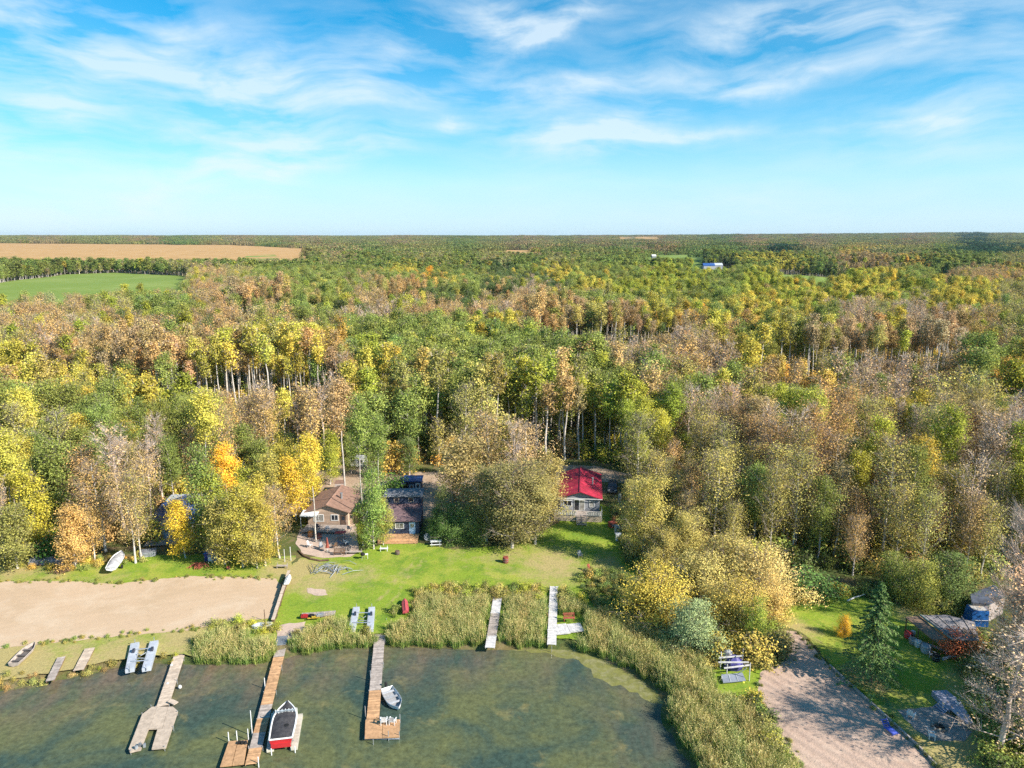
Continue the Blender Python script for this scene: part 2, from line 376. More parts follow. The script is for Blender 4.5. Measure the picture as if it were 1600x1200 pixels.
strip2_px = [(-260, 1020), (0, 1000), (200, 982), (300, 972), (420, 960), (436, 975), (430, 1015), (300, 1024), (240, 1022), (180, 1031), (130, 1042), (60, 1055), (0, 1064), (-260, 1100)]
sheet('grass_bank', XY(strip2_px), 1.0, .015, LAWN_M, .3, attrs={'dry': lambda x, y: .35+spot(x, y, [(20, 1060, 4, .7), (100, 1048, 4, .6), (180, 1032, 4, .6), (-60, 1060, 12, .6), (290, 990, 4, .5)])}, seed=4)
SAND_M = ground_material('beach_sand', [(.51, .37, .245), (.47, .34, .22), (.54, .41, .285)], .09, speck=(.42, .31, .20), bump=.3, fine=5, finecol=.08, stripe=(74, 1.3, .12, .02, 6.0))
sheet('beach', XY([(-260, 918), (0, 909), (60, 908), (125, 909), (180, 913), (240, 906), (300, 900), (380, 902), (430, 904), (439, 914), (434, 940), (428, 966), (350, 972), (300, 985), (200, 993), (100, 1003), (0, 1013), (-260, 1040)]), .9, .035, SAND_M, .12, relief=.03, seed=5, edge=.45)
SAND2_M = ground_material('raked_sand', [(.46, .33, .255), (.41, .29, .225), (.50, .37, .285)], .25, speck=(.36, .26, .18), bump=.6, fine=4, finecol=.14, stripe=(-33, 1.25, .9, .09, 2.6))
sheet('raked_beach', XY([(1222, 984), (1248, 988), (1290, 1035), (1330, 1072), (1400, 1134), (1470, 1205), (1560, 1300), (1330, 1320), (1260, 1230), (1235, 1180), (1206, 1140), (1184, 1092), (1188, 1052), (1222, 1034), (1238, 1016)]), .7, .035, SAND2_M, .15, relief=.03, seed=6, edge=.4)
sheet('grass_yard', XY([(1212, 935), (1330, 928), (1420, 948), (1560, 990), (1700, 1060), (1750, 1280), (1580, 1300), (1474, 1205), (1403, 1133), (1333, 1071), (1293, 1034), (1252, 987), (1218, 975)]), 1.0, .02, LAWN_M, .2,
      attrs={'dry': lambda x, y: spot(x, y, [(1345, 1055, 2.2, 1.0), (1370, 1072, 1.8, 1.0), (1440, 960, 4, .8), (1500, 1180, 7, .9), (1560, 1100, 7, .6), (1250, 985, 2.5, .8), (1540, 1000, 4, .7)])}, seed=7)
DIRT_M = ground_material('dirt', [(.40, .29, .20), (.33, .23, .155), (.47, .36, .27)], .2, bump=.5, fine=2.5, finecol=.2)
sheet('dirt_track', XY([(360, 742), (470, 738), (560, 722), (640, 738), (700, 736), (860, 726), (930, 728), (1000, 744), (985, 756), (930, 752), (880, 760), (800, 785), (700, 800), (660, 812), (560, 812), (470, 806), (360, 796), (250, 800), (235, 772), (300, 764)]), 1.4, .03, DIRT_M, .4, seed=8)
PATIO_M = ground_material('patio_gravel', [(.50, .38, .30), (.42, .31, .25)], .4, bump=.3, fine=4, finecol=.15)
sheet('patio', XY([(468, 828), (556, 818), (560, 862), (548, 870), (505, 872), (474, 866), (462, 850)]), .8, .035, PATIO_M, .1, seed=9)
GRAV_M = ground_material('grey_gravel', [(.30, .27, .24), (.24, .21, .19), (.36, .32, .29)], .5, bump=.5, fine=6, finecol=.25)
sheet('gravel_pad', XY([(1402, 1110), (1458, 1104), (1524, 1136), (1506, 1158), (1458, 1158), (1430, 1140)]), .7, .035, GRAV_M, .1, seed=10)
sheet('gravel_patch', XY([(432, 978), (452, 974), (476, 972), (480, 984), (462, 1000), (434, 998)]), .6, .045, PATIO_M, .15, seed=11)
sheet('pale_gravel', XY([(480, 919), (508, 921), (512, 929), (496, 932), (480, 927)]), .5, .04, PATIO_M, .15, seed=12)
# algae scum in the bay
SCUM_M = ground_material('algae_scum', [(.20, .195, .06), (.15, .15, .055), (.24, .225, .11)], .5, bump=0, rough=.5, fine=2.5, finecol=.25)
ob = sheet('algae_mat', XY([(790, 1008), (850, 1009), (905, 1014), (955, 1032), (1000, 1060), (1036, 1090), (1041, 1102), (1010, 1094), (985, 1080), (950, 1066), (930, 1058), (905, 1030), (860, 1022), (800, 1016)], 0), .7, 0, SCUM_M, .45, seed=13, kind='stuff')
for v in ob.data.vertices: v.co.z = .006
# fields far off (their near edges are hidden by tree tops)
def FP(px, py, top=0): return tuple(P(px, py, top)[:2])
GREENF = [FP(-60, 478, 15), FP(0, 472, 15), FP(70, 470, 15), FP(170, 461, 15), FP(262, 444, 15), FP(300, 432, 0), FP(262, 428.5), FP(180, 427), FP(100, 431), FP(0, 456), FP(-60, 470)]
GREENF = [FP(-80, 480, 15), FP(0, 472, 15), FP(70, 470, 15), FP(170, 461, 15), FP(240, 448, 20), FP(285, 444, 21), FP(300, 433), FP(180, 428), FP(100, 431), FP(0, 446), FP(-60, 452)]
GOLDF = [FP(-60, 407, 17), FP(0, 406, 17), FP(480, 404, 17), FP(492, 389.5), FP(380, 385), FP(250, 384), FP(100, 383.5), FP(-60, 382.5)]
GREEN2 = [FP(370, 406, 10), FP(440, 404, 10), FP(430, 399), FP(385, 400)]
GOLD2 = [FP(775, 396, 14), FP(850, 395, 14), FP(840, 390), FP(780, 390.5)]
GOLD3 = [FP(960, 377.5, 10), FP(1040, 377.5, 10), FP(1030, 375), FP(965, 375)]
GREEN3 = [FP(1000, 408, 17), FP(1100, 402, 17), FP(1100, 397), FP(1010, 400)]
GREEN4 = [FP(1210, 437, 17), FP(1335, 440, 17), FP(1325, 433), FP(1215, 431)]
F1 = ground_material('green_field', [(.18, .25, .05), (.22, .28, .07)], .012, bump=0, fine=.3, finecol=.12, stripe=(20, 16, 0, .10, .6))
F2 = ground_material('stubble_field', [(.47, .28, .11), (.40, .235, .09), (.52, .32, .14)], .010, bump=0, fine=.05, finecol=.08, stripe=(-60, 60, 0, .06, .8))
for i, (nm, poly, m, st) in enumerate([('green_field', GREENF, F1, 18), ('stubble_field', GOLDF, F2, 60), ('meadow', GREEN2, F1, 30), ('stubble_field', GOLD2, F2, 60), ('stubble_field', GOLD3, F2, 150), ('meadow', GREEN3, F1, 30), ('meadow', GREEN4, F1, 20)]):
    sheet(nm, poly, st, .8, m, 1.5, seed=20+i, edge=st*.5)
FIELDS = [GREENF, GOLDF, GREEN2, GOLD2, GOLD3, GREEN3, GREEN4, [FP(1080, 423, 17), FP(1150, 423, 17), FP(1150, 417), FP(1080, 417)]]

# ------------------------------------------------------------------ trees: prototypes
def tube_np(path, rad, k):
    path = np.asarray(path, float); n = len(path); rad = np.asarray(rad, float)
    t = np.gradient(path, axis=0); t /= np.linalg.norm(t, axis=1)[:, None]+1e-9
    ref = np.where(np.abs(t[:, 2:3]) > .9, np.array([[1., 0, 0]]), np.array([[0, 0, 1.]]))
    u = np.cross(t, ref); u /= np.linalg.norm(u, axis=1)[:, None]; v = np.cross(t, u)
    a = np.arange(k)*2*math.pi/k
    V = path[:, None, :] + rad[:, None, None]*(np.cos(a)[None, :, None]*u[:, None, :] + np.sin(a)[None, :, None]*v[:, None, :])
    i = np.arange(n*k).reshape(n, k); j = np.roll(i, -1, 1)
    Q = np.stack([i[:-1].ravel(), j[:-1].ravel(), j[1:].ravel(), i[1:].ravel()], 1)
    return V.reshape(-1, 3), Q
class Geo:
    def __init__(s): s.V = []; s.F = []; s.M = []; s.L = []; s.n = 0
    def add(s, V, Fc, m, lv):
        s.V.append(V); s.F.append(Fc+s.n); s.M.append(m); s.L.append(np.broadcast_to(lv, (len(V),)) if np.ndim(lv) == 0 else lv); s.n += len(V)
    def mesh(s, name, mats):
        return mesh_np(name, np.concatenate(s.V), s.F, mats, s.M, np.concatenate(s.L))
def unit(a): return a/(np.linalg.norm(a, axis=-1, keepdims=True)+1e-9)

def leaves_into(g, r, C, size, outw, m=0, flat=.0, aspect=.75):
    n = len(C); nrm = unit(r.normal(0, 1, (n, 3)) + outw*1.7 + np.array([0, 0, flat]))
    a = unit(np.cross(nrm, r.normal(0, 1, (n, 3)))); b = np.cross(nrm, a)
    s = (size*r.uniform(.6, 1.35, n))[:, None]
    V = np.stack([C-a*s, C-b*s*aspect, C+a*s, C+b*s*aspect], 1).reshape(-1, 3)
    Fc = np.arange(4*n).reshape(n, 4); g.add(V, Fc, m, np.repeat(r.uniform(0, 1, n), 4))
def twigs_into(g, r, A, B, w, m, lv=None):
    n = len(A); d = unit(B-A); s = unit(np.cross(d, r.normal(0, 1, (n, 3))))*w
    V = np.stack([A-s, A+s, B], 1).reshape(-1, 3); Fc = np.arange(3*n).reshape(n, 3)
    g.add(V, Fc, m, np.repeat(r.uniform(0, 1, n), 3))

# species: height, bare-trunk share, crown radius, profile, limbs, leaf share, trunk radius, twigs, limb rise
SPEC = {
    'poplar': dict(H=17, cb=.30, R=2.9, prof=lambda s: (.42+.9*np.sin(np.pi*np.clip(s*.80+.18, 0, 1)))*.72, limbs=38, leaf=1.0, tr=.17, tw=250, rise=.75, sig=.62),
    'aspen': dict(H=17, cb=.56, R=2.1, prof=lambda s: (.35+.85*np.sin(np.pi*np.clip(s*.78+.2, 0, 1)))*.78, limbs=30, leaf=.72, tr=.14, tw=300, rise=.7, sig=.5),
    'fading': dict(H=16, cb=.26, R=2.7, prof=lambda s: (.4+.8*np.sin(np.pi*np.clip(s*.75+.2, 0, 1)))*.8, limbs=36, leaf=.44, tr=.19, tw=1000, rise=1.1, sig=.75),
    'bare': dict(H=16, cb=.52, R=1.8, prof=lambda s: (.4+.7*np.sin(np.pi*np.clip(s*.7+.2, 0, 1)))*.85, limbs=20, leaf=.09, tr=.20, tw=620, rise=2.2, sig=.6),
    'pole': dict(H=19.5, cb=.60, R=1.75, prof=lambda s: (.4+.7*np.sin(np.pi*np.clip(s*.75+.2, 0, 1)))*.9, limbs=22, leaf=.42, tr=.20, tw=420, rise=1.0, sig=.5),
    'snag': dict(H=14, cb=.18, R=3.1, prof=lambda s: .9-.45*s, limbs=22, leaf=.10, tr=.27, tw=1500, rise=.8, sig=.8),
    'dome': dict(H=7, cb=.04, R=4.0, prof=lambda s: np.sqrt(np.clip(1-(s*.98)**2.2, 0, 1)), limbs=60, leaf=1.15, tr=.07, tw=700, rise=.9, sig=.55),
    'broad': dict(H=14, cb=.08, R=3.3, prof=lambda s: (.55+.6*np.sin(np.pi*np.clip(s*.80+.14, 0, 1)))*.92, limbs=50, leaf=1.25, tr=.2, tw=900, rise=.8, sig=.62),
    'low': dict(H=12, cb=.10, R=2.35, prof=lambda s: (.5+.7*np.sin(np.pi*np.clip(s*.80+.14, 0, 1)))*(1.05-.42*s), limbs=42, leaf=1.0, tr=.13, tw=500, rise=.8, sig=.5),
    'brush': dict(H=3.2, cb=.02, R=1.7, prof=lambda s: np.sqrt(np.clip(1-(s*.98)**2, 0, 1)), limbs=26, leaf=.9, tr=.04, tw=200, rise=.9, sig=.4),
}
def tree_geo(kind, seed, nleaf, lsize, split=True, pale=True, joined_far=False):
    """returns (woodGeo, leafGeo) with z from 0"""
    r = np.random.default_rng(seed); S = SPEC[kind]; H = S['H']*r.uniform(.93, 1.07)
    wood = Geo(); leaf = Geo() if split else wood
    lm = 0 if split else 2
    shrub = kind in ('dome', 'brush')
    # trunk
    m = 9; z = np.linspace(0, H*.97, m); wob = np.cumsum(r.normal(0, .10, (m, 2)), 0)*H/17; wob -= wob[0]
    lean = r.normal(0, .018, 2)
    path = np.stack([wob[:, 0]+lean[0]*z, wob[:, 1]+lean[1]*z, z], 1)
    if not shrub:
        rad = S['tr']*(1.0 if split else 1.35)*np.linspace(1.0, .15, m)*r.uniform(.9, 1.15); rad[0] *= 1.3
        V, Q = tube_np(path, rad, 6); wood.add(V, Q, 0, r.uniform(.3, 1, len(V)))
    tp = lambda zz: np.array([np.interp(zz, z, path[:, 0]), np.interp(zz, z, path[:, 1]), zz])
    zb = S['cb']*H; Cs, Rad = [], []; segA, segB = [], []
    nl = S['limbs']
    lop = r.uniform(0, 6.28); lopn = r.uniform(0, .28)
    for i in range(nl):
        s = (i+r.uniform(0, 1))/nl; s = s**.9
        az = i*2.4+r.uniform(-.5, .5)
        rr = S['R']*float(S['prof'](np.array(s)))*r.uniform(.45, 1.28)*(1+lopn*math.cos(az-lop)+.16*math.sin(3*az+7*s+lop))
        z0 = zb+s*(H-zb)*.93
        out = np.array([math.cos(az), math.sin(az), 0])
        if shrub:
            base = np.array([r.normal(0, .25), r.normal(0, .25), 0])*S['R']*.3; base[2] = 0
            zt = max(.3, s*H); A = base; E = out*rr + np.array([0, 0, zt])
            mid = base*.4 + out*rr*.45 + np.array([0, 0, zt*.62])
            lr = S['tr']
        else:
            rise = rr*S['rise']*r.uniform(.5, 1.1)*(1-.25*s)
            A = tp(max(zb*.8, z0-rise*.35)); E = tp(min(z0, H*.95)) + out*rr + np.array([0, 0, rise*.75])
            E[2] = min(E[2], H*1.02)
            mid = (A+E)/2 + out*rr*.10 - np.array([0, 0, rise*.10]) + r.normal(0, .12, 3)
            lr = S['tr']*(.34 if kind != 'bare' else .42)*(1-.6*s)
        V, Q = tube_np([A, mid, E], [lr, lr*.6, lr*.18], 3); wood.add(V, Q, 0 if not shrub else 1, r.uniform(.1, .8, len(V)))
        k = 4
        for t in np.linspace(.42 if not shrub else .55, 1.0, k):
            c = (A*(1-t)**2 + 2*mid*t*(1-t) + E*t*t); jit = r.normal(0, .22*S['R']*.5, 3); Cs.append(c+jit); Rad.append(out); segA.append(c)
        segB.append(E)
    Cs = np.array(Cs); Rad = np.array(Rad); segA = np.array(segA)
    n = int(nleaf*S['leaf'])
    w = r.uniform(.25, 1.2, len(Cs))**2.2; pick = r.choice(len(Cs), n, p=w/w.sum())
    C = Cs[pick] + r.normal(0, 1, (n, 3))*np.array([S['sig'], S['sig'], S['sig']*.75])*(.8+.5*r.uniform(0, 1, (n, 1)))
    C[:, 2] = np.clip(C[:, 2], .15, H*1.04)
    axis = np.stack([np.interp(C[:, 2], z, path[:, 0]), np.interp(C[:, 2], z, path[:, 1]), C[:, 2]*0+zb+(H-zb)*.35], 1)
    outw = unit(C-axis)
    leaves_into(leaf, r, C, lsize, outw, lm, flat=.35)
    nt_ = int(S['tw']*(1.0 if split else .5)); pick = r.choice(len(Cs), nt_)
    A = segA[pick] + r.normal(0, .15, (nt_, 3)); d = unit(Rad[pick]*.7 + r.normal(0, .55, (nt_, 3)) + np.array([0, 0, .9]))
    ln = r.uniform(.5, 1.7, (nt_, 1))*(.5 if shrub else 1)*(S['R']/2.5)
    twigs_into(wood, r, A, A+d*ln, (.018 if split else .030)*(1.5 if kind in ('bare',) else 1), 1, None)
    return wood, leaf
def spruce_geo(seed, ncard, size, split=True, R=2.3, H=13.0, droop=.25):
    r = np.random.default_rng(seed); wood = Geo(); leaf = Geo() if split else wood
    z = np.linspace(0, H, 6); V, Q = tube_np(np.stack([z*0, z*0, z], 1), .17*np.linspace(1.2, .08, 6), 6); wood.add(V, Q, 0, .5)
    nb = 120; per = max(3, ncard//nb); C, O, SZ = [], [], []
    for i in range(nb):
        s = (i/nb)**.85; zz = .09*H + s*H*.89; L = R*(1-s)**.82*r.uniform(.72, 1.12)+.12; az = i*2.399+r.uniform(-.2, .2)
        o = np.array([math.cos(az), math.sin(az), 0]); E = o*L + np.array([0, 0, zz - droop*L + (.35*L if s > .8 else 0)])
        A = np.array([0, 0, zz]); V, Q = tube_np([A, (A+E)/2+np.array([0, 0, .04*L]), E], [.035, .025, .008], 3); wood.add(V, Q, 0, .4)
        t = r.uniform(.12, 1.02, per)[:, None]; side = np.array([-o[1], o[0], 0])
        w = (1.05-t)*L*.32
        c = A*(1-t)+E*t + side*r.uniform(-1, 1, (per, 1))*w - np.array([0, 0, 1])*np.abs(r.normal(0, .06, (per, 1)))
        C.append(c); O.append(np.repeat(o[None]*.5, per, 0))
    C = np.concatenate(C); O = np.concatenate(O)
    leaves_into(leaf, r, C, size, O, 0 if split else 2, flat=1.1, aspect=.4)
    return wood, leaf

WOODM = {'poplar': (BARK, TWIG), 'aspen': (BARK, TWIGP), 'fading': (BARK, TWIG), 'bare': (TWIGP, TWIGP), 'dome': (BARKD, TWIG), 'broad': (BARK, TWIG), 'snag': (TWIGP, TWIGP), 'pole': (BARK, TWIGP), 'low': (BARK, TWIG), 'brush': (BARKD, TWIG), 'spruce': (BARKD, BARKD)}
NEAR, MID, FAR = {}, {}, {}
for ki, kind in enumerate(SPEC):
    wm = list(WOODM[kind])
    NEAR[kind] = []
    for v in range(5 if kind not in ('brush',) else 3):
        nlf = {'poplar': 6500, 'aspen': 6500, 'fading': 6500, 'bare': 6000, 'dome': 10500, 'broad': 9500, 'snag': 6500, 'pole': 6500, 'low': 6500, 'brush': 1800}[kind]
        w_, l_ = tree_geo(kind, 100*ki+v, int(nlf*(1.5 if kind != 'brush' else 1)), {'brush': .10, 'dome': .085, 'broad': .098, 'snag': .09}.get(kind, .108))
        NEAR[kind].append((w_.mesh(kind+'_wood', wm), l_.mesh(kind+'_leaves', [LEAF])))
    MID[kind] = []
    for v in range(5):
        nlf = {'poplar': 2300, 'aspen': 2300, 'fading': 2500, 'bare': 2500, 'dome': 2200, 'broad': 2300, 'snag': 2300, 'pole': 2300, 'low': 2300, 'brush': 520}[kind]
        w_, _ = tree_geo(kind, 100*ki+50+v, int(nlf*1.5), .195 if kind != 'brush' else .17, split=False)
        MID[kind].append(w_.mesh(kind+'_mid', wm+[LEAF]))
    FAR[kind] = []
    for v in range(3):
        w_, _ = tree_geo(kind, 100*ki+80+v, 700, .50, split=False)
        FAR[kind].append(w_.mesh(kind+'_far', wm+[LEAF]))
NEAR['spruce'] = []; MID['spruce'] = []; FAR['spruce'] = []
for v in range(3):
    w_, l_ = spruce_geo(900+v, 6500, .20); NEAR['spruce'].append((w_.mesh('spruce_wood', [BARKD, BARKD]), l_.mesh('spruce_needles', [NEEDLE])))
    w_, _ = spruce_geo(920+v, 1800, .34, False); MID['spruce'].append(w_.mesh('spruce_mid', [BARKD, BARKD, NEEDLE]))
    w_, _ = spruce_geo(940+v, 420, .75, False); FAR['spruce'].append(w_.mesh('spruce_far', [BARKD, BARKD, NEEDLE]))

# type codes -> species, leaf colour, usual height factor
TYPES = {
    'G': ('poplar', (.165, .195, .050), 1.0), 'D': ('poplar', (.090, .120, .042), .95), 'L': ('aspen', (.235, .250, .040), 1.0),
    'Y': ('aspen', (.335, .290, .055), 1.0), 'O': ('aspen', (.385, .265, .065), .9), 'T': ('fading', (.305, .215, .090), 1.0),
    'K': ('fading', (.255, .230, .070), 1.0), 'B': ('bare', (.31, .22, .12), 1.0), 'S': ('spruce', (.045, .090, .040), .85),
    'R': ('aspen', (.42, .10, .05), .6), 'W': ('dome', (.36, .29, .07), 1.0),
}
MAPY = [376, 392, 408, 424, 440, 456, 472, 488, 504, 520, 536, 552, 568, 584, 601, 620, 640, 660, 680, 700, 720, 742, 768, 798, 828, 858, 900]
MAP = [
    'KTKKTGKTKTKKTKGKTKTKTKGTKTKKTKSK',
    'GKGKGGGKGKTGKKGKTGKGTGGGSKOOKGSS',
    'GGGGGKGGKGKGGKGKGKGGGLDYYGTTOGGK',
    'GGGGGKTKGGGGYGGDGYGGLGLGYDSSSSTO',
    'GGGGGTTKGGGTGOGDDYGGLLGLLGLYGSTT',
    'TSGGGGTTBGGKTGGDBDYLLLGLLYYYLYYK',
    'SSTKGKTBTGGTTDDTTTKLLGGYYLYYKYYK',
    'TTTKGGTTBKDTBTTTTKGGGYGYLYBKBSYK',
    'TTKTDGTTTGKBBTTBTTBTYOGYYGBKSBTK',
    'TTBKTDTTKTGGGGGYTTKBBTYOGGBBSBTG',
    'KTTTTTTOYYYGGGGGGGKBBKTGYKBTBBSK',
    'KBTTBTTYYYOGGGGGGGGBTBTYKBBKBBST',
    'YTTBTTYTYYTLGGGGGGGBKTBYOKBTBGSG',
    'YYYTTBYBYYBYGGGGGGGBTTTYOKBBBTGO',
    'YYYYGBBBTBYYGKGDGLGKTKBTTOBBBTKO',
    'YYYYYLTBBTBYKLGGLLGKTKBYKTTBBKKL',
    'YKGGYLTBYBBGGKKKLTLLLKBBLTTKYKKG',
    'GRGGYGTTYKGGGKKKKTLLLBBBTTTTBKTB',
    'KRGGGGTGKGBGGKKKKTLLLKBTBTOKBTBB',
    'KKGBBGYYGYGGGGKKKTLLKKKTBTOTKKBB',
    'YGGTBYYOGYGGGOOOKTGLKKKKTTTTKKBB',
    'YGTTTYYGOYYGGOOKKKKGKTKKKTTTKKKB',
    'BYGTTGYGYYYGGGKKKKGGTTKKKGTTKTBK',
    'BYGTTGYGYYYGGGKKKKKKTTTKKGGKTKKB',
    'BKGTTKGGKKKGGGKKKKKKKKTKKGKTKKGB',
    'KKKTKKGGKKKGGGKKKKKKKKTKGGGKTGGB',
    'KKKTTKGGKKGGGGKKKKKKKKKTGDGKGGKT',
]
assert len(MAP) == len(MAPY) and all(len(m) == 32 for m in MAP)
MAPA = np.array([list(m) for m in MAP])
BAYS = np.array([(a+b)/2 for a, b in zip(MAPY[:-1], MAPY[1:])])
def lookup(x, y, h, r):
    px, py = proj(x, y, terrain(x, y)+h*.72)
    px = px + r.normal(0, 11, px.shape); py = py + r.normal(0, 4, py.shape)
    ci = np.clip((px/50).astype(int), 0, 31); ri = np.searchsorted(BAYS, py)
    t = MAPA[ri, ci].copy()
    mixs = r.uniform(0, 1, t.shape); alt = r.choice(list('GKTYGLL'), t.shape)
    return np.where((mixs < .14) & (t != 'S'), alt, t)
def tint_of(codes, r):
    T = np.array([TYPES[c][1] for c in codes]); n = len(T)
    b = r.uniform(.70, 1.30, (n, 1)); h = r.normal(0, .06, n)
    J = np.stack([1+h, 1-h*.25, 1-h*.6], 1)
    return np.clip(T*b*J, .01, .8)

# --- scatter positions of the wood
YARD = XY([(-400, 862), (0, 862), (240, 850), (240, 800), (370, 795), (372, 742), (470, 736), (560, 716), (640, 732), (700, 732), (860, 722), (930, 722), (1005, 740), (985, 760), (988, 800), (1030, 846), (1090, 878), (1210, 912), (1240, 903), (1420, 908), (1480, 925), (1620, 912), (1760, 940), (2100, 1000), (2100, 2000), (-400, 2000)], 0)
TREE_GAPS = [XY([(405, 800), (405, 742), (480, 738), (520, 800)])]
def poisson(y0, y1, cell, r):
    xs = np.arange(-y1*.85-60, y1*.85+60, cell); ys = np.arange(y0, y1, cell)
    X, Y = np.meshgrid(xs, ys); X = X.ravel()+r.uniform(-.46, .46, X.size)*cell; Y = Y.ravel()+r.uniform(-.46, .46, Y.size)*cell
    k = (np.abs(X) < Y*.80+34) & ~inpoly(X, Y, YARD)
    for f in FIELDS: k &= ~inpoly(X, Y, f)
    return X[k], Y[k]
class Pts:
    def __init__(s): s.d = []
    def add(s, x, y, z, pidx, rot, scl, tint): s.d.append((np.stack([x, y, z], 1), pidx, rot, scl, tint))
def scatter(name, protos, x, y, z, pidx, rotz, scl, tint, zscl=None, label=None):
    n = len(x); me = bpy.data.meshes.new(name); me.vertices.add(n)
    me.vertices.foreach_set('co', np.stack([x, y, z], 1).astype(np.float32).ravel())
    def at(nm, ty, arr, key='value'):
        a = me.attributes.new(nm, ty, 'POINT'); a.data.foreach_set(key, np.ascontiguousarray(arr).ravel())
    at('pidx', 'INT', pidx.astype(np.int32)); at('rotz', 'FLOAT_VECTOR', np.stack([rotz*0, rotz*0, rotz], 1).astype(np.float32), 'vector')
    zs = scl if zscl is None else zscl
    at('scl', 'FLOAT_VECTOR', np.stack([scl, scl, zs], 1).astype(np.float32), 'vector')
    at('tint', 'FLOAT_VECTOR', tint.astype(np.float32), 'vector')
    pc = bpy.data.collections.new(name+'_kit')
    for i, pm in enumerate(protos):
        po = bpy.data.objects.new('%s_%03d' % (name[:8], i), pm); pc.objects.link(po)
    o = link(name, me); tag(o, label, None, None, 'stuff')
    ng = bpy.data.node_groups.new(name, 'GeometryNodeTree')
    ng.interface.new_socket('Geometry', in_out='INPUT', socket_type='NodeSocketGeometry'); ng.interface.new_socket('Geometry', in_out='OUTPUT', socket_type='NodeSocketGeometry')
    gi = ng.nodes.new('NodeGroupInput'); go = ng.nodes.new('NodeGroupOutput'); ip = ng.nodes.new('GeometryNodeInstanceOnPoints')
    ci = ng.nodes.new('GeometryNodeCollectionInfo'); ci.inputs['Collection'].default_value = pc; ci.inputs['Separate Children'].default_value = True; ci.inputs['Reset Children'].default_value = True
    def na(nm, ty):
        q = ng.nodes.new('GeometryNodeInputNamedAttribute'); q.data_type = ty; q.inputs['Name'].default_value = nm; return [s for s in q.outputs if s.enabled and s.name == 'Attribute'][0]
    L = ng.links.new
    L(gi.outputs[0], ip.inputs['Points']); L(ci.outputs[0], ip.inputs['Instance']); ip.inputs['Pick Instance'].default_value = True
    L(na('pidx', 'INT'), ip.inputs['Instance Index']); L(na('rotz', 'FLOAT_VECTOR'), ip.inputs['Rotation']); L(na('scl', 'FLOAT_VECTOR'), ip.inputs['Scale'])
    L(ip.outputs[0], go.inputs[0])
    md = o.modifiers.new('scatter', 'NODES'); md.node_group = ng
    return o

KN = ['poplar', 'aspen', 'fading', 'bare', 'dome', 'broad', 'snag', 'pole', 'low', 'brush', 'spruce']
KL = list(KN)
def flat_protos(D):
    out, off = [], {}
    for k in KL: off[k] = (len(out), len(D[k])); out += D[k]
    return out, off
r = np.random.default_rng(11)
X1, Y1 = poisson(84, 430, 4.5, r); X2, Y2 = poisson(430, 760, 5.4, r); X3, Y3 = poisson(760, 1500, 7.6, r)
STRIPS = [XY(q, 0) for q in ([(150, 655), (540, 640), (545, 690), (150, 700)], [(840, 562), (1060, 556), (1070, 592), (840, 596)], [(1170, 604), (1490, 600), (1500, 640), (1170, 646)],
          [(370, 514), (530, 510), (530, 532), (370, 536)], [(600, 494), (800, 490), (800, 506), (600, 510)], [(0, 640), (150, 650), (150, 690), (0, 690)], [(860, 640), (1000, 640), (990, 672), (860, 668)], [(1250, 560), (1600, 556), (1600, 574), (1250, 578)])]
def dress(X, Y, r, hs=1.0):
    hmac = 1+.13*smooth_noise(X, Y, 95, 31)+.10*smooth_noise(X, Y, 37, 33)
    code = lookup(X, Y, 16*hs, r)
    hf = np.array([TYPES[c][2] for c in code])*hmac*r.uniform(.66, 1.2, len(X))*hs
    return code, hf, tint_of(code, r)
X12 = np.concatenate([X1, X2]); Y12 = np.concatenate([Y1, Y2])
C12, H12, T12 = dress(X12, Y12, r)
# a thinning: openings in the wood
thin = smooth_noise(X12, Y12, 60, 77) + r.normal(0, .35, len(X12)) > 1.02
r2 = np.random.default_rng(5)
for st_ in STRIPS:
    q = inpoly(X12, Y12, st_); H12[q] *= .2; thin |= q & (r2.uniform(0, 1, len(X12)) < .35)
k = ~thin; X12, Y12, C12, H12, T12 = X12[k], Y12[k], C12[k], H12[k], T12[k]
SP12 = np.array([TYPES[c][0] for c in C12], dtype='<U8')
for st_ in [XY(q, 0) for q in ([(100, 604), (540, 590), (545, 640), (100, 655)], [(820, 522), (1060, 515), (1065, 556), (830, 562)], [(1150, 560), (1500, 554), (1500, 600), (1160, 604)], [(600, 655), (980, 650), (980, 722), (600, 722)], [(0, 660), (150, 660), (150, 720), (0, 720)], [(360, 488), (540, 486), (540, 512), (360, 514)], [(590, 470), (800, 470), (800, 491), (590, 494)])]:
    q = inpoly(X12, Y12, st_) & np.isin(C12, list('BTYKLO')); SP12[q] = 'pole'; H12[q] = np.maximum(H12[q], .8)
# near edge trees get lower in the crowd of the right-hand shore
Z12 = terrain(X12, Y12)
pxA, pyA = proj(X12, Y12, Z12+12)
# individuals: the trees that show largest
order = np.argsort(Y12 + 400*((pxA < -60) | (pxA > 1660) | (pyA > 1230)))
NIND = 285
isind = np.zeros(len(X12), bool); isind[order[:NIND]] = True
FOREST_IND = [(X12[i], Y12[i], Z12[i], C12[i], H12[i], T12[i], str(SP12[i])) for i in order[:NIND]]
k = ~isind
protosM, offM = flat_protos(MID)
def pick(code, off, r, sp=None):
    sp = [TYPES[c][0] for c in code] if sp is None else sp
    return np.array([off[c][0] + r.integers(off[c][1]) for c in sp])
scatter('woodland', protosM, X12[k], Y12[k], Z12[k]-.1, pick(C12[k], offM, r, SP12[k]), r.uniform(0, 6.28, k.sum()), H12[k]*np.where(C12[k] == 'S', 1.0, r.uniform(.82, 1.15, k.sum())), T12[k], H12[k], 'mixed autumn wood of poplar, aspen and spruce behind the cabins')
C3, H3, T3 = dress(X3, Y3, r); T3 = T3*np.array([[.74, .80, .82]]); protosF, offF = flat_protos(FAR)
k = smooth_noise(X3, Y3, 130, 78) < 1.0
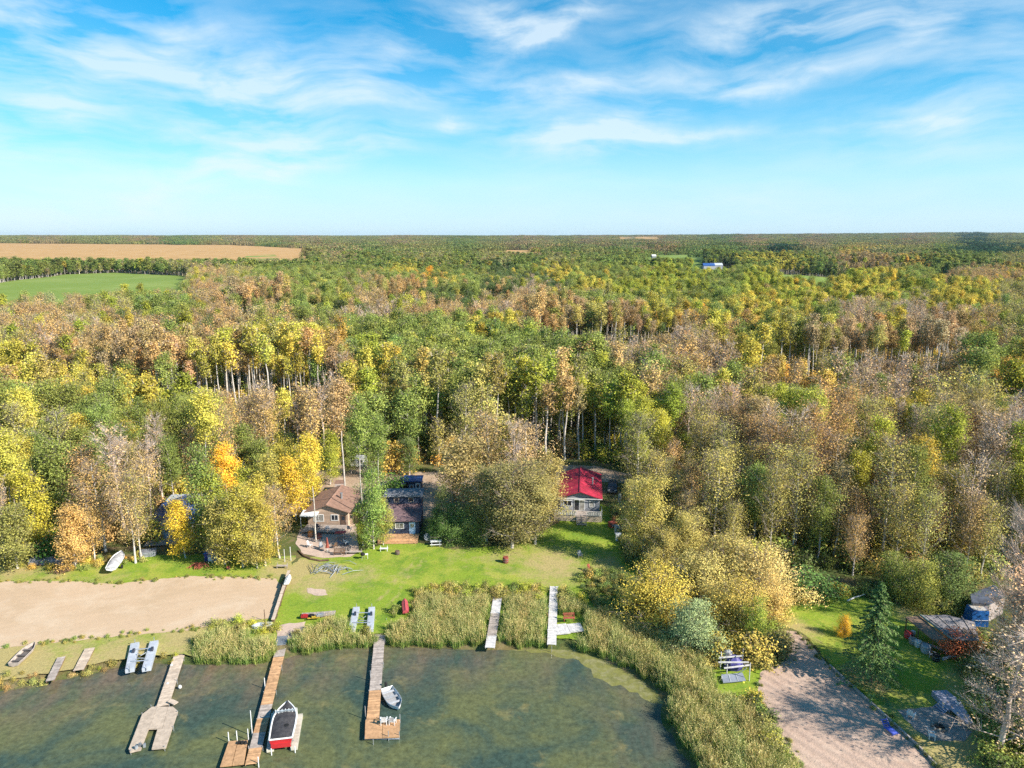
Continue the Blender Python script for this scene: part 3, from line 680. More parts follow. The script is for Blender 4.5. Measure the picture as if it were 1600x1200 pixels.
X3, Y3, C3, H3, T3 = X3[k], Y3[k], C3[k], H3[k], T3[k]
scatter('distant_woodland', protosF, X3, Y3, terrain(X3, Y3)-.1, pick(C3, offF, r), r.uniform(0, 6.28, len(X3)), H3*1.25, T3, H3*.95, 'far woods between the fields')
# far patches of wood
PATCH = []
for v in range(6):
    rr = np.random.default_rng(500+v); g = Geo(); n = 46
    cx, cy = rr.uniform(-32, 32, n), rr.uniform(-32, 32, n)
    for a, b in zip(cx, cy):
        h = rr.uniform(10, 18); m_ = 34; th = rr.uniform(0, 6.28, m_); zz = rr.uniform(.15, 1, m_)
        rad_ = 3.6*np.sqrt(np.clip(1-(zz-.35)**2*1.6, .05, 1))*rr.uniform(.4, 1, m_)
        Cc = np.stack([a+np.cos(th)*rad_, b+np.sin(th)*rad_, zz*h], 1)
        leaves_into(g, rr, Cc, 1.5, unit(Cc-np.array([a, b, h*.4])), 0, flat=.3)
    PATCH.append(g.mesh('patch', [LEAF]))
X4, Y4 = poisson(1500, 13500, 54, r)
band = r.uniform(0, 1, len(X4)) < np.interp(Y4, [1500, 5000, 13500], [1.0, .9, .6])
op = smooth_noise(X4, Y4, 900, 79) + .4*smooth_noise(X4, Y4, 350, 80) < .85
k = band & op; X4, Y4 = X4[k], Y4[k]
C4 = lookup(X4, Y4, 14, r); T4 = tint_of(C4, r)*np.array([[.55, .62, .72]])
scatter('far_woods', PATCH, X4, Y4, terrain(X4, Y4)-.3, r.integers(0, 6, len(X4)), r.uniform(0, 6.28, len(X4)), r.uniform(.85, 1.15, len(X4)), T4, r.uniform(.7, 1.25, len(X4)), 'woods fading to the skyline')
# understorey
X5, Y5 = poisson(88, 420, 3.1, r); k = r.uniform(0, 1, len(X5)) < np.interp(Y5, [90, 200, 420], [.85, .7, .5]); X5, Y5 = X5[k], Y5[k]
C5 = lookup(X5, Y5, 3, r); rep = r.choice(list('GOYKDT'), len(X5), p=[.24, .2, .14, .2, .14, .08]); C5 = np.where((C5 == 'B') | (C5 == 'S') | (r.uniform(0, 1, len(X5)) < .45), rep, C5)
bro, bn = offM['brush']
scatter('undergrowth', protosM, X5, Y5, terrain(X5, Y5)-.1, bro+r.integers(0, bn, len(X5)), r.uniform(0, 6.28, len(X5)), r.uniform(.6, 1.5, len(X5)), tint_of(C5, r), None, 'low bushes under the trees')
print('TREES', len(X12), len(X3), len(X4), len(X5))

# --- individual trees with a trunk and a crown
LOOK = {'G': ('poplar_tree', 'green poplar'), 'D': ('poplar_tree', 'dark green poplar'), 'L': ('aspen_tree', 'lime green aspen'), 'Y': ('aspen_tree', 'golden yellow aspen'),
        'O': ('aspen_tree', 'orange leaved aspen'), 'T': ('poplar_tree', 'half bare tan leaved poplar'), 'K': ('poplar_tree', 'olive brown poplar'), 'B': ('bare_tree', 'leafless grey tree'),
        'S': ('spruce_tree', 'dark conical spruce'), 'R': ('aspen_tree', 'red leaved young aspen'), 'W': ('willow_shrub', 'yellow willow')}
ALLTREES = []
def plant(x, y, z, code, hf, tint, label=None, wide=1.0, species=None, group=None, variant=None, name=None, cat=None):
    sp = species or TYPES[code][0]; nm, lk = LOOK[code]
    if sp == 'dome': nm = 'willow_shrub'
    if sp == 'brush': nm = 'bush'
    nm = name or nm
    v = random.randrange(len(NEAR[sp])) if variant is None else variant
    wood, lv = NEAR[sp][v]
    t = thing(nm, label or '', cat or ('shrub' if nm in ('willow_shrub', 'bush') else 'tree'), (x, y, z-.08), random.uniform(0, 6.28), group)
    t.scale = (hf*wide, hf*wide, hf)
    link('trunk', wood, t); c = link('crown', lv, t); c['tint'] = [float(a) for a in tint]; c['kind'] = 'stuff'
    del c['kind']
    ALLTREES.append((t, code, hf)); return t

# ------------------------------------------------------------------ air
hm = bpy.data.materials.new('haze'); hm.use_nodes = True; hm.node_tree.nodes.clear()
ho = N(hm.node_tree, 'ShaderNodeOutputMaterial'); hv = N(hm.node_tree, 'ShaderNodeVolumePrincipled')
hv.inputs['Color'].default_value = (.62, .78, .95, 1); hv.inputs['Density'].default_value = HAZE; hv.inputs['Anisotropy'].default_value = .1
hm.node_tree.links.new(hv.outputs[0], ho.inputs['Volume'])
hx = [(a, b, c) for a in (-21000, 21000) for b in (-1500, 17500) for c in (-4, 110)]
tag(link('haze', mesh_np('haze', np.array(hx), [np.array([(0, 1, 3, 2), (4, 6, 7, 5), (0, 4, 5, 1), (2, 3, 7, 6), (0, 2, 6, 4), (1, 5, 7, 3)])], [hm])), 'thin autumn haze over the distant woods', None, None, 'stuff')

# ------------------------------------------------------------------ mesh builder for made things
class MB:
    def __init__(s): s.v = []; s.f = []; s.l = []
    def _add(s, vs, fs, lv=None):
        o = len(s.v); s.v += [tuple(v) for v in vs]; s.f += [tuple(i+o for i in f) for f in fs]
        s.l += [random.random() if lv is None else lv]*len(vs); return s
    def box(s, c, size, rz=0, lv=None, rx=0, ry=0):
        x, y, z = (a/2 for a in size); R = Matrix.Rotation(rz, 3, 'Z') @ Matrix.Rotation(ry, 3, 'Y') @ Matrix.Rotation(rx, 3, 'X'); c = Vector(c)
        vs = [c + R @ Vector((i*x, j*y, k*z)) for i in (-1, 1) for j in (-1, 1) for k in (-1, 1)]
        return s._add(vs, [(0, 1, 3, 2), (4, 6, 7, 5), (0, 4, 5, 1), (2, 3, 7, 6), (0, 2, 6, 4), (1, 5, 7, 3)], lv)
    def prism(s, poly, z0, z1, lv=None):
        """poly: ground outline; z0/z1 numbers or lists"""
        n = len(poly); a0 = [z0]*n if isinstance(z0, (int, float)) else z0; a1 = [z1]*n if isinstance(z1, (int, float)) else z1
        ar = sum(poly[i][0]*poly[(i+1) % n][1]-poly[(i+1) % n][0]*poly[i][1] for i in range(n))
        if ar < 0: poly = poly[::-1]; a0 = a0[::-1]; a1 = a1[::-1]
        vs = [(*p[:2], z) for p, z in zip(poly, a0)] + [(*p[:2], z) for p, z in zip(poly, a1)]
        return s._add(vs, [tuple(range(n))[::-1], tuple(range(n, 2*n))] + [(i, (i+1) % n, n+(i+1) % n, n+i) for i in range(n)], lv)
    def tube(s, path, rad, k=6, lv=None):
        path = [Vector(p) for p in path]; rad = [rad]*len(path) if isinstance(rad, (int, float)) else rad
        vs = []; n = len(path)
        for i, p in enumerate(path):
            t = (path[min(i+1, n-1)]-path[max(i-1, 0)]).normalized(); r_ = Vector((1, 0, 0)) if abs(t.z) > .9 else Vector((0, 0, 1))
            u = t.cross(r_).normalized(); w = t.cross(u)
            vs += [p + (u*math.cos(a*2*math.pi/k) + w*math.sin(a*2*math.pi/k))*rad[i] for a in range(k)]
        fs = [(i*k+j, i*k+(j+1) % k, (i+1)*k+(j+1) % k, (i+1)*k+j) for i in range(n-1) for j in range(k)] + [tuple(range(k))[::-1], tuple((n-1)*k+j for j in range(k))]
        return s._add(vs, fs, lv)
    def raw(s, vs, fs, lv=None): return s._add(vs, fs, lv)
    def lathe(s, prof, c=(0, 0, 0), k=14, lv=None):
        vs = [(c[0]+r_*math.cos(a*2*math.pi/k), c[1]+r_*math.sin(a*2*math.pi/k), c[2]+z) for r_, z in prof for a in range(k)]
        n = len(prof); fs = [(i*k+j, i*k+(j+1) % k, (i+1)*k+(j+1) % k, (i+1)*k+j) for i in range(n-1) for j in range(k)] + [tuple(range(k))[::-1], tuple((n-1)*k+j for j in range(k))]
        return s._add(vs, fs, lv)
    def build(s, name, m, parent=None, loc=None, rz=None, smooth=False, bevel=0):
        me = bpy.data.meshes.new(name); me.from_pydata(s.v, [], s.f); me.materials.append(m)
        a = me.attributes.new('lv', 'FLOAT', 'POINT'); a.data.foreach_set('value', s.l)
        if smooth: me.polygons.foreach_set('use_smooth', [True]*len(me.polygons))
        me.update(); o = link(name, me, parent, loc, rz)
        return o

WOODO = mat('orange_cedar', (.60, .35, .18), .75, .22, 2.0, .3, lvamt=.22)
WOODG = mat('weathered_wood', (.46, .39, .34), .85, .25, 2.0, .3, lvamt=.2)
WOODL = mat('pale_deck', (.60, .48, .37), .8, .18, 2.0, .3, lvamt=.15)
WOODW = mat('bleached_deck', (.66, .63, .61), .8, .18, 2.0, .3, lvamt=.12)
WOODB = mat('brown_timber', (.20, .12, .075), .85, .3, 2.0, .3)
WHITE = mat('white_paint', (.78, .78, .76), .5, .08, 2.0, lvamt=.05)
ALU = mat('aluminium', (.58, .60, .63), .38, .12, 1.5, metal=.65, lvamt=.1)
STEEL = mat('grey_steel', (.34, .36, .38), .5, .15, 2, metal=.4)
FLOAT = mat('blue_grey_float', (.47, .50, .55), .5, .12, 1.2, lvamt=.1)
CREAM = mat('cream_float', (.62, .58, .48), .6, .2, 1.5, lvamt=.1)
GLASS = mat('window_glass', (.03, .035, .045), .08, .2, 1, spec=.8)
CURT = mat('curtained_glass', (.40, .38, .34), .15, .4, 3, spec=.6)
NAVY = mat('navy_siding', (.055, .072, .12), .75, .15, 2.0, .2)
GREYS = mat('grey_siding', (.38, .39, .42), .75, .15, 2.0, .2)
REDM = mat('red_metal_roof', (.50, .03, .065), .5, .32, .8, .1, spec=.5, lvamt=.14)
SHING = mat('brown_shingles', (.21, .135, .135), .9, .35, 1.6, .6, col2=(.12, .08, .095))
TANSH = mat('tan_shingles', (.37, .22, .16), .9, .2, 1.6, .6)
GREYR = mat('grey_roofing', (.30, .31, .34), .85, .25, 1.4, .3)
CHAR = mat('charcoal_roofing', (.045, .048, .055), .9, .3, 1.4, .4)
BLUER = mat('blue_metal_roof', (.035, .10, .30), .4, .25, .9, .1, spec=.5)
BLUET = mat('blue_tarp', (.02, .13, .42), .5, .3, 1.5, .5)
PLUM = mat('violet_tarp', (.10, .09, .36), .5, .3, 1.5, .5)
TANS = mat('tan_siding', (.48, .35, .26), .8, .15, 2.0, .2)
PINKS = mat('pale_siding', (.55, .46, .42), .8, .15, 2.0, .2)
BROWNS = mat('brown_siding', (.19, .12, .085), .8, .25, 2.0, .2)
REDP = mat('red_paint', (.50, .03, .035), .35, .12, 2.0, spec=.5)
REDW = mat('faded_red_wood', (.36, .09, .06), .8, .3, 3.0, .2)
RUST = mat('rusty_sheet', (.30, .19, .12), .8, .3, .7, .3, col2=(.17, .12, .09))
BLACKC = mat('black_canvas', (.035, .033, .037), .8, .4, 1.8, .6, col2=(.075, .07, .07))
RUBBER = mat('black_rubber', (.02, .02, .02), .8, .2, 3)
DARKP = mat('dark_blue_grey_paint', (.045, .055, .085), .3, .1, 2, spec=.6)
SEATW = mat('grey_vinyl', (.42, .42, .43), .6, .15, 4)
ORANG = mat('orange_plastic', (.55, .20, .05), .5, .15, 3)
STONE = mat('stone', (.33, .29, .25), .9, .3, 4, .5)
LATT = mat('pale_lattice', (.64, .60, .55), .8, .2, 5, .3)
TARPW = mat('white_tarp', (.52, .52, .53), .55, .3, 1.2, .6)
BLUEL = mat('blue_plastic', (.07, .12, .55), .4, .1, 3)
PALEB = mat('pale_blue_door', (.36, .50, .66), .5, .08, 3)

# ---------------- docks
def section(a, b, w, z, m, parent, name='deck_section', th=.10, wb=None, gapend=.04):
    a = Vector((a[0], a[1])); b = Vector((b[0], b[1])); d = b-a; L_ = d.length; d.normalize(); nrm = Vector((-d.y, d.x)); wb = wb or w
    g = MB(); n = max(2, int(L_/.155)); st = (L_-gapend)/n; rz = math.atan2(d.y, d.x)
    for i in range(n):
        t = (i+.5)*st; c = a+d*t; ww = w+(wb-w)*t/L_
        g.box((c.x, c.y, z-.02+random.uniform(-.004, .004)), (st*.90, ww+random.uniform(-.02, .02), .04), rz)
    for s_ in (-1, 1):
        c = a+d*(L_-gapend)/2 + nrm*s_*(w/2-.05); g.box((c.x, c.y, z-.04-th/2), (L_-gapend, .06, th), rz, .2)
    return g.build(name, m, parent)
def post(p, z0, z1, m, parent, r_=.035, name='post'):
    g = MB(); g.tube([(p[0], p[1], z0), (p[0], p[1], z1)], r_, 6); return g.build(name, m, parent)
def local_dock(name, label, origin):
    return thing(name, label, 'dock', origin, 0)
def dock_line(t, pxa, pxb, z, w, n, mats, posts=True, zb=-.9, wpx=None):
    a = P(*pxa, z)-t.location; b = P(*pxb, z)-t.location; a.z = b.z = 0; zz = z-t.location.z
    for i in range(n):
        p = a.lerp(b, i/n); q = a.lerp(b, (i+1)/n)
        section(p, q, w, zz, mats[i % len(mats)], t)
    d = (b-a).normalized(); nrm = Vector((-d.y, d.x, 0))
    if posts:
        for i in range(0, n+1, 2):
            p = a.lerp(b, i/n)
            for s_ in (-1, 1):
                q = p+nrm*s_*(w/2+.05); post(q, zb-t.location.z, zz+random.choice([.05, .12, .3, .12]), ALU, t)
    return a, b, d, nrm

# A: sand-coloured dock with a forked head
t = local_dock('dock', 'sand coloured dock with a forked two-pronged end, nearest the sandy beach', P(240, 1110, 0))
dock_line(t, (288, 1000), (254, 1103), .42, 1.25, 6, [WOODL])
def deck_poly(pxs, z, m, t, name='deck_section', th=.14):
    g = MB(); g.prism([tuple((P(x, y, z)-t.location)[:2]) for x, y in pxs], z-th, z); return g.build(name, m, t)
deck_poly([(237.5, 1104), (246, 1104), (243, 1111), (232, 1139), (220, 1171), (203, 1175), (201, 1170), (222, 1116)], .45, WOODL, t)
deck_poly([(246.3, 1104), (262.5, 1104), (253.5, 1138), (232.4, 1138.5), (243.3, 1111)], .452, WOODL, t)
deck_poly([(262.8, 1104), (270, 1104), (278, 1111), (259, 1168), (237, 1170), (246, 1139), (253.8, 1138.5)], .45, WOODL, t)
for x, y in [(222, 1116), (211, 1148), (277, 1113), (271, 1137), (204, 1174), (257, 1168), (236, 1104)]: post(P(x, y, .4)-t.location, -1, .62, ALU, t)
g = MB(); q = P(270, 1097, .6)-t.location; g.box((q.x, q.y, .62), (1.1, .55, .08), -.5); g.box((q.x-.3, q.y-.1, .5), (.06, .06, .3)); g.box((q.x+.35, q.y+.1, .5), (.06, .06, .3)); g.build('bench_seat', WOODL, t)
for x, y in [(268, 1039), (262, 1068), (281, 1072)]:
    g = MB(); q = P(x, y, .4)-t.location; g.lathe([(.05, .0), (.16, .03), (.19, .18), (.13, .32), (.03, .38)], (q.x, q.y, .15)); g.build('mooring_buoy', WHITE, t)
for x, y, rr_ in [(219, 1166, 0), (213, 1170, 1), (226, 1167, 2)]:
    g = MB(); q = P(x, y, .45)-t.location; g.box((q.x, q.y, .62), (.28, .22, .3), rr_); g.tube([(q.x, q.y, .7), (q.x+.1, q.y, 1.0)], .02); g.build('mooring_winch', STEEL, t)

# B: orange dock with wide head
t = local_dock('dock', 'long orange plank dock beside the covered red boat, with a square side deck', P(400, 1140, 0))
a, b, d, nrm = dock_line(t, (439.5, 1010), (393, 1194), .45, 1.22, 9, [WOODG, WOODO, WOODO, WOODO, WOODO, WOODG, WOODO, WOODG, WOODO])
deck_poly([(357.5, 1158), (371.4, 1157), (362.2, 1195), (344, 1197)], .45, WOODO, t)
deck_poly([(372.2, 1157), (387, 1156), (381, 1193), (363, 1195)], .45, WOODO, t)
for x, y, h in [(357.5, 1157, 1.0), (370.5, 1156, 1.1), (388, 1153, 1.1), (394, 1146, 3.1), (414, 1073, 1.2), (404, 1195, .9)]: post(P(x, y, .3)-t.location, -1, .45+h*.8, WHITE, t, .05, 'tall_post')
g = MB(); u_ = P(440, 1000, .7)-t.location; g.box((u_.x, u_.y, .62), (1.3, 2.0, .10), math.atan2(d.y, d.x)+math.pi/2); g.build('metal_ramp', STEEL, t)
g = MB(); q = P(379, 1161, .5)-t.location
for i in range(3): g.box((q.x-.35+i*.33, q.y, .56), (.24, .34, .22), .3*i)
g.build('tackle_box', RUBBER, t)
# C: grey to orange dock, L head
t = local_dock('dock', 'grey dock turning orange at its head, with two white chairs on the end', P(590, 1060, 0))
dock_line(t, (595.3, 970), (582.5, 1124), .5, 1.3, 8, [WOODG, WOODG, WOODG, WOODG, WOODG, WOODG, WOODO, WOODO])
deck_poly([(571, 1124.4), (597.5, 1124.4), (597, 1152), (570, 1153)], .5, WOODO, t); deck_poly([(598, 1124.4), (625, 1124), (624, 1151), (597.6, 1152)], .5, WOODO, t)
g = MB()
for i in range(9):
    q = P(572.5+6*i, 1152.5, .2)-t.location; g.tube([(q.x-.18, q.y, .22), (q.x+.18, q.y, .22)], .2, 8)
g.build('float_drum', BLUEL if False else FLOAT, t)['kind'] = 'stuff'
for x, y, h in [(571, 1119, 1.1), (579, 1060, .9), (625, 1124, .5), (607, 1152, .6), (624, 1150, .4), (583, 1158, .1)]: post(P(x, y, .4)-t.location, -1, .5+h, ALU, t, .045, 'tall_post')
# D, E in the reeds
t = local_dock('dock', 'narrow pale dock running straight through the reeds, shaded midway', P(772, 970, 0))
dock_line(t, (778.5, 927), (765.5, 1012), .95, 1.2, 5, [WOODW, WOODW, WOODG, WOODG, WOODW])  # greyer wood midway puts the shade there into the board colour
t = local_dock('dock', 'white-grey dock in the reeds with a side platform and a pink bench', P(865, 960, 0))
dock_line(t, (865.5, 916), (862, 1007), .95, 1.12, 5, [WOODW])
a = P(866.5, 983.5, .95)-t.location; b = P(910, 979, .95)-t.location
section(a, a.lerp(b, .5), 2.25, .955, WOODW, t); section(a.lerp(b, .5), b, 1.9, .955, WOODW, t)
for x, y in [(909, 973), (909, 985), (862, 1009), (856, 985)]: post(P(x, y, .9)-t.location, -1, .9, ALU, t)

# ---------------- chairs, benches, tables
def chair(label, p, rz, m, name='garden_chair', cat='chair', group=None, z=None):
    t = thing(name, label, cat, p, rz, group)
    g = MB(); [g.box((0, -.22+.11*i, .40-.012*i if False else .40), (.52, .095, .03)) for i in range(5)]; g.build('seat', m, t)
    g = MB(); [g.box((-.2+.1*i, .33+.0*i, .72+(.03 if abs(i-2) < 2 else 0)), (.085, .03, .68), rx=-.28) for i in range(5)]; g.build('backrest', m, t)
    for s_ in (-1, 1):
        g = MB(); g.box((s_*.32, 0, .60), (.11, .62, .03)); g.build('armrest', m, t)
        for yy in (-.26, .24): g = MB(); g.box((s_*.29, yy, .29), (.06, .06, .58)); g.build('leg', m, t)
    return t
def bench(label, p, rz, m, L_=1.5, name='bench', back=True):
    t = thing(name, label, 'bench', p, rz)
    g = MB(); [g.box((0, -.18+.13*i, .45), (L_, .11, .035)) for i in range(4)]; g.build('seat', m, t)
    if back: g = MB(); [g.box((0, .30+.03*i, .62+.14*i), (L_, .03, .10), rx=-.2) for i in range(3)]; g.build('backrest', m, t)
    for s_ in (-1, 1):
        g = MB(); g.box((s_*(L_/2-.12), -.15, .215), (.07, .07, .43)); g.box((s_*(L_/2-.12), .22, .4), (.07, .07, .8)); g.build('leg', m, t)
    return t
def picnic(label, p, rz, m, cloth=None):
    t = thing('picnic_table', label, 'table', p, rz)
    g = MB(); [g.box((0, -.34+.17*i, .75), (1.8, .15, .04)) for i in range(5)]; g.build('tabletop', cloth or m, t)
    for s_ in (-1, 1):
        g = MB(); [g.box((0, s_*.72+.14*i-.07, .45), (1.8, .13, .04)) for i in range(2)]; g.build('seat', m, t)
        g = MB(); g.box((s_*.65, 0, .38), (.05, 1.5, .09)); g.box((s_*.65, .35, .36), (.05, .08, .8), rx=.5); g.box((s_*.65, -.35, .36), (.05, .08, .8), rx=-.5); g.box((s_*.65, 0, .69), (.05, .8, .08)); g.build('trestle', m, t)
    return t
chair('white slatted chair on the orange dock end, nearer the walkway', P(600, 1131, .5), math.pi+.1, WHITE)
chair('white slatted chair on the orange dock end, at its outer corner', P(613.5, 1131, .5), math.pi-.15, WHITE)
bench('faded pink bench standing on the reed dock side platform', P(889, 970, .97), .05, REDW, 1.5)
chair('small red chair at the left edge of the reed dock', P(858.5, 968, .3), 1.8, REDW)
picnic('white picnic table on the lawn beside the dark bushes', P(681, 852, .62), .1, WHITE)
bench('low white bench on the lawn before the navy cabin', P(600, 861, .62), .05, WHITE, 1.3, back=False)
bench('log bench between the patio and the black barbecue', P(553, 866, .62), .05, WOODG, 2.6, back=False)
bench('grey timber bench at the top of the sandy beach', P(441, 888, .62), .0, WOODG, 1.7, back=False)
bench('brown bench at the lower edge of the gravel patio', P(530, 867, .66), .0, WOODB, 1.8)

def barrel(label, p, m, r_=.35, h=.7, name='barrel', cat='barrel'):
    t = thing(name, label, cat, p); g = MB(); g.lathe([(r_*.9, 0), (r_, h*.15), (r_*1.03, h*.5), (r_, h*.85), (r_*.9, h)]); g.build('body', m, t)
    g = MB(); g.lathe([(r_*1.06, h*.3), (r_*1.06, h*.36)]); g.lathe([(r_*1.06, h*.66), (r_*1.06, h*.72)]); g.build('hoop', STEEL, t); return t
barrel('rusty red fire barrel on the dry grass below the big olive trees', P(790, 879, .62), REDW, .45, .95)
barrel('small dark fire barrel on the lawn before the orange deck', P(621, 866, .62), BROWNS, .38, .6)
chair('rust red chair facing the lake at the shaded lawn edge', P(921.5, 893, .62), .6, REDW)
chair('dark grey chair in the shade below the red-roofed cabin', P(906, 871, .62), .2, STEEL)
# barbecue
t = thing('barbecue', 'black barbecue with a white side shelf beside the log bench', 'barbecue', P(567, 874, .62), .3)
g = MB(); g.lathe([(.05, .62), (.3, .7), (.36, .85), (.36, .9), (.28, 1.08), (.05, 1.15)]); g.build('kettle', RUBBER, t)
for k in range(3): g = MB(); a = k*2.09; g.tube([(.1*math.cos(a), .1*math.sin(a), .68), (.34*math.cos(a), .34*math.sin(a), 0)], .02); g.build('leg', STEEL, t)
g = MB(); g.box((.6, 0, .8), (.45, .45, .05)); g.box((.75, 0, .4), (.05, .05, .8)); g.build('side_shelf', WHITE, t)
# upturned grey disc table
t = thing('round_table', 'grey round table tipped on its side in the bush shade', 'table', P(668, 844, .62), .5)
g = MB(); g.lathe([(.62, -.03), (.62, .03)], k=20); o = g.build('tabletop', STEEL, t, (0, 0, .55)); o.rotation_euler = (1.05, 0, 0)
g = MB(); g.tube([(0, .05, .5), (0, .6, .15)], .05); g.build('pedestal', STEEL, t)

# ---------------- boats
def hull_rows(L_, B, D, t_bow=.55, n=12, inset=0, zk=0, tr=.86):
    rows_ = []
    for i in range(n+1):
        s = i/n; x = s*L_
        w = B/2*(tr+(1-tr)*min(1, s*3)) * (1 if s < t_bow else max(0.02, (1-((s-t_bow)/(1-t_bow))**2.2)))
        sheer = D*(1+.22*s*s); keel = zk + D*.55*max(0, (s-.72)/.28)**2
        w2 = max(.01, w-inset); rows_.append((x, w2, keel, sheer))
    return rows_
def boat_hull(g, L_, B, D, **k):
    R_ = hull_rows(L_, B, D, **k); vs, fs = [], []
    for x, w, kz, sz in R_:
        zc = kz+(sz-kz)*.32
        vs += [(x, -w, sz), (x, -w*.86, zc), (x, 0, kz), (x, w*.86, zc), (x, w, sz)]
    for i in range(len(R_)-1):
        for j in range(4): a = i*5+j; fs.append((a, a+1, a+6, a+5))
    fs.append((4, 3, 2, 1, 0)); g.raw(vs, fs, .5); return R_
def boat(name, label, p, rz, L_=4.2, B=1.6, D=.55, hullm=ALU, inm=None, seats=3, motor=True, cat='boat', cover=None, rim=None, flip=False, trans=.0, tilt=0):
    t = thing(name, label, cat, p, rz)
    root = t
    g = MB(); R_ = boat_hull(g, L_, B, D); h = g.build('hull', hullm, t, smooth=False)
    g = MB()
    for s_ in (-1, 1): g.tube([(x, s_*w, sz+.01) for x, w, kz, sz in R_], .035*max(1, B/1.6), 5)
    g.tube([(0, -R_[0][1], R_[0][3]+.01), (0, R_[0][1], R_[0][3]+.01)], .035, 5); g.build('gunwale', rim or hullm, t)
    if cover is None and not flip:
        g = MB(); vs = []; fs = []
        for x, w, kz, sz in R_[:-1]: vs += [(x+.03, -w*.86+.05, kz+(sz-kz)*.36), (x+.03, w*.86-.05, kz+(sz-kz)*.36)]
        for i in range(len(R_)-2): fs.append((2*i, 2*i+2, 2*i+3, 2*i+1))
        g.raw(vs, fs, .4); g.build('floor', inm or hullm, t)
        for k in range(seats):
            s = .16+.26*k; i = min(len(R_)-1, int(s*12)); g = MB(); g.box((s*L_, 0, R_[i][3]-.14), (.28, R_[i][1]*1.9, .05)); g.build('seat', inm or hullm, t)
    if motor:
        g = MB(); g.box((-.18, 0, D+.28), (.3, .24, .34), lv=.2); g.lathe([(.14, 0), (.16, .1), (.05, .2)], (-.18, 0, D+.42)); g.build('outboard_motor', RUBBER if motor is True else motor, t)
        g = MB(); g.box((-.2, 0, D*.3), (.12, .08, .9)); g.tube([(-.05, 0, D+.3), (.35, .05, D+.42)], .02); g.build('motor_leg', STEEL, t)
    return t, R_
def vec_angle(pxa, pxb, z): a = P(*pxa, z); b = P(*pxb, z); d = b-a; return a, math.atan2(d.y, d.x), Vector((d.x, d.y)).length

# aluminium boat at dock C
a, an, ln = vec_angle((604, 1076), (616.5, 1097), .3)
t, _ = boat('motorboat', 'small white open motorboat tied beside the grey dock', Vector((a.x, a.y, -.12)), an, 4.0, 1.65, .55, WHITE, SEATW, 3, WHITE if False else True, rim=ALU)
# old rowing boat on grass
a, an, ln = vec_angle((21, 1040), (44, 1018), .8)
t, _ = boat('rowing_boat', 'old grey rowing boat lying on the grass bank', Vector((a.x, a.y, .62)), an, 4.3, 1.35, .5, WOODG, mat('dark_inside', (.16, .14, .13), .9), 3, None)
# upturned boats
def upturned(name, label, pxa, pxb, B, D, m, lift=0, z=.62, stripe=None):
    a, an, ln = vec_angle(pxa, pxb, z+.3)
    t = thing(name, label, 'boat', (a.x, a.y, z+lift), an); g = MB(); boat_hull(g, ln, B, D)
    g.v = [(x, -y, D*1.22-zz) for x, y, zz in g.v]; g.build('hull', m, t)
    g = MB(); g.tube([(.1, 0, D*1.24), (ln*.7, 0, D*1.24)], .035, 5); g.build('keel', stripe or m, t)
    g = MB(); [g.box((ln*s, 0, .03), (.12, B*.8, .06)) for s in (.15, .6)]; g.build('thwart', m, t); return t
upturned('dinghy', 'white upturned dinghy at the corner of the beach by the reeds', (424, 976), (393, 978), 1.25, .5, WHITE)
upturned('canoe', 'red upturned canoe at the lawn edge left of the reeds', (634, 959), (632, 937), .95, .45, mat('faded_red_hull', (.50, .09, .10), .5, .15, 2), .28)
t = upturned('kayak', 'white kayak lying on the top end of the timber wall', (447, 911), (453, 896), .75, .32, WHITE, z=1.45)
# covered white boat on trailer at left
a, an, ln = vec_angle((174, 893), (192, 866), 1.2)
t = thing('covered_boat', 'white tarp-covered boat parked on the grass above the beach', 'boat', (a.x, a.y, .62), an)
g = MB(); R_ = boat_hull(g, ln*.94, 1.75, .9, zk=.3); g.v = [(x, y, z_+.35) for x, y, z_ in g.v]; g.build('hull', WHITE, t)
g = MB(); vs, fs = [], []
for i, (x, w, kz, sz) in enumerate(R_):
    top = sz+.35+.38*math.sin(math.pi*min(1, .25+i/14)); vs += [(x, -w-.05, sz+.15), (x, -w*.5, top-.08+random.uniform(-.04, .04)), (x, 0, top), (x, w*.5, top-.08+random.uniform(-.04, .04)), (x, w+.05, sz+.15)]
for i in range(len(R_)-1):
    for j in range(4): q = i*5+j; fs.append((q, q+5, q+6, q+1))
fs.append((0, 1, 2, 3, 4)); g.raw(vs, fs, .6); g.build('tarp', TARPW, t, smooth=True)
for s_ in (-1, 1):
    g = MB(); g.tube([(ln*.35, s_*.85-.1, .3), (ln*.35, s_*.85+.1, .3)], .3, 12); g.build('trailer_wheel', RUBBER, t)
# red boat on lift beside dock B
a, an, ln = vec_angle((438.5, 1156), (449.8, 1100), 1.35)
t = thing('covered_boat', 'red motorboat under a black cover resting on its boat lift', 'boat', (a.x, a.y, .45), an)
BL = ln; BB = 2.35; g = MB(); R_ = boat_hull(g, BL, BB, 1.0, t_bow=.5, tr=.93); g.build('hull', REDP, t)
g = MB()
for s_ in (-1, 1): g.tube([(x, s_*w, sz+.02) for x, w, kz, sz in R_], .085, 6)
g.tube([(0, -R_[0][1], 1.02), (0, R_[0][1], 1.02)], .085, 6); g.build('gunwale', WHITE, t)
def cover_strip(i0, i1, dz, m, nm):
    g = MB(); vs, fs = [], []
    rr = R_[i0:i1+1]
    for k, (x, w, kz, sz) in enumerate(rr):
        for j, yy in enumerate((-1, -.5, 0, .5, 1)): vs.append((x, yy*(w-.06), sz+.03+dz*(1-yy*yy)+random.uniform(-.03, .03)*(abs(yy) < 1)))
    for k in range(len(rr)-1):
        for j in range(4): q = k*5+j; fs.append((q, q+5, q+6, q+1))
    g.raw(vs, fs, .5); return g.build(nm, m, t, smooth=True)
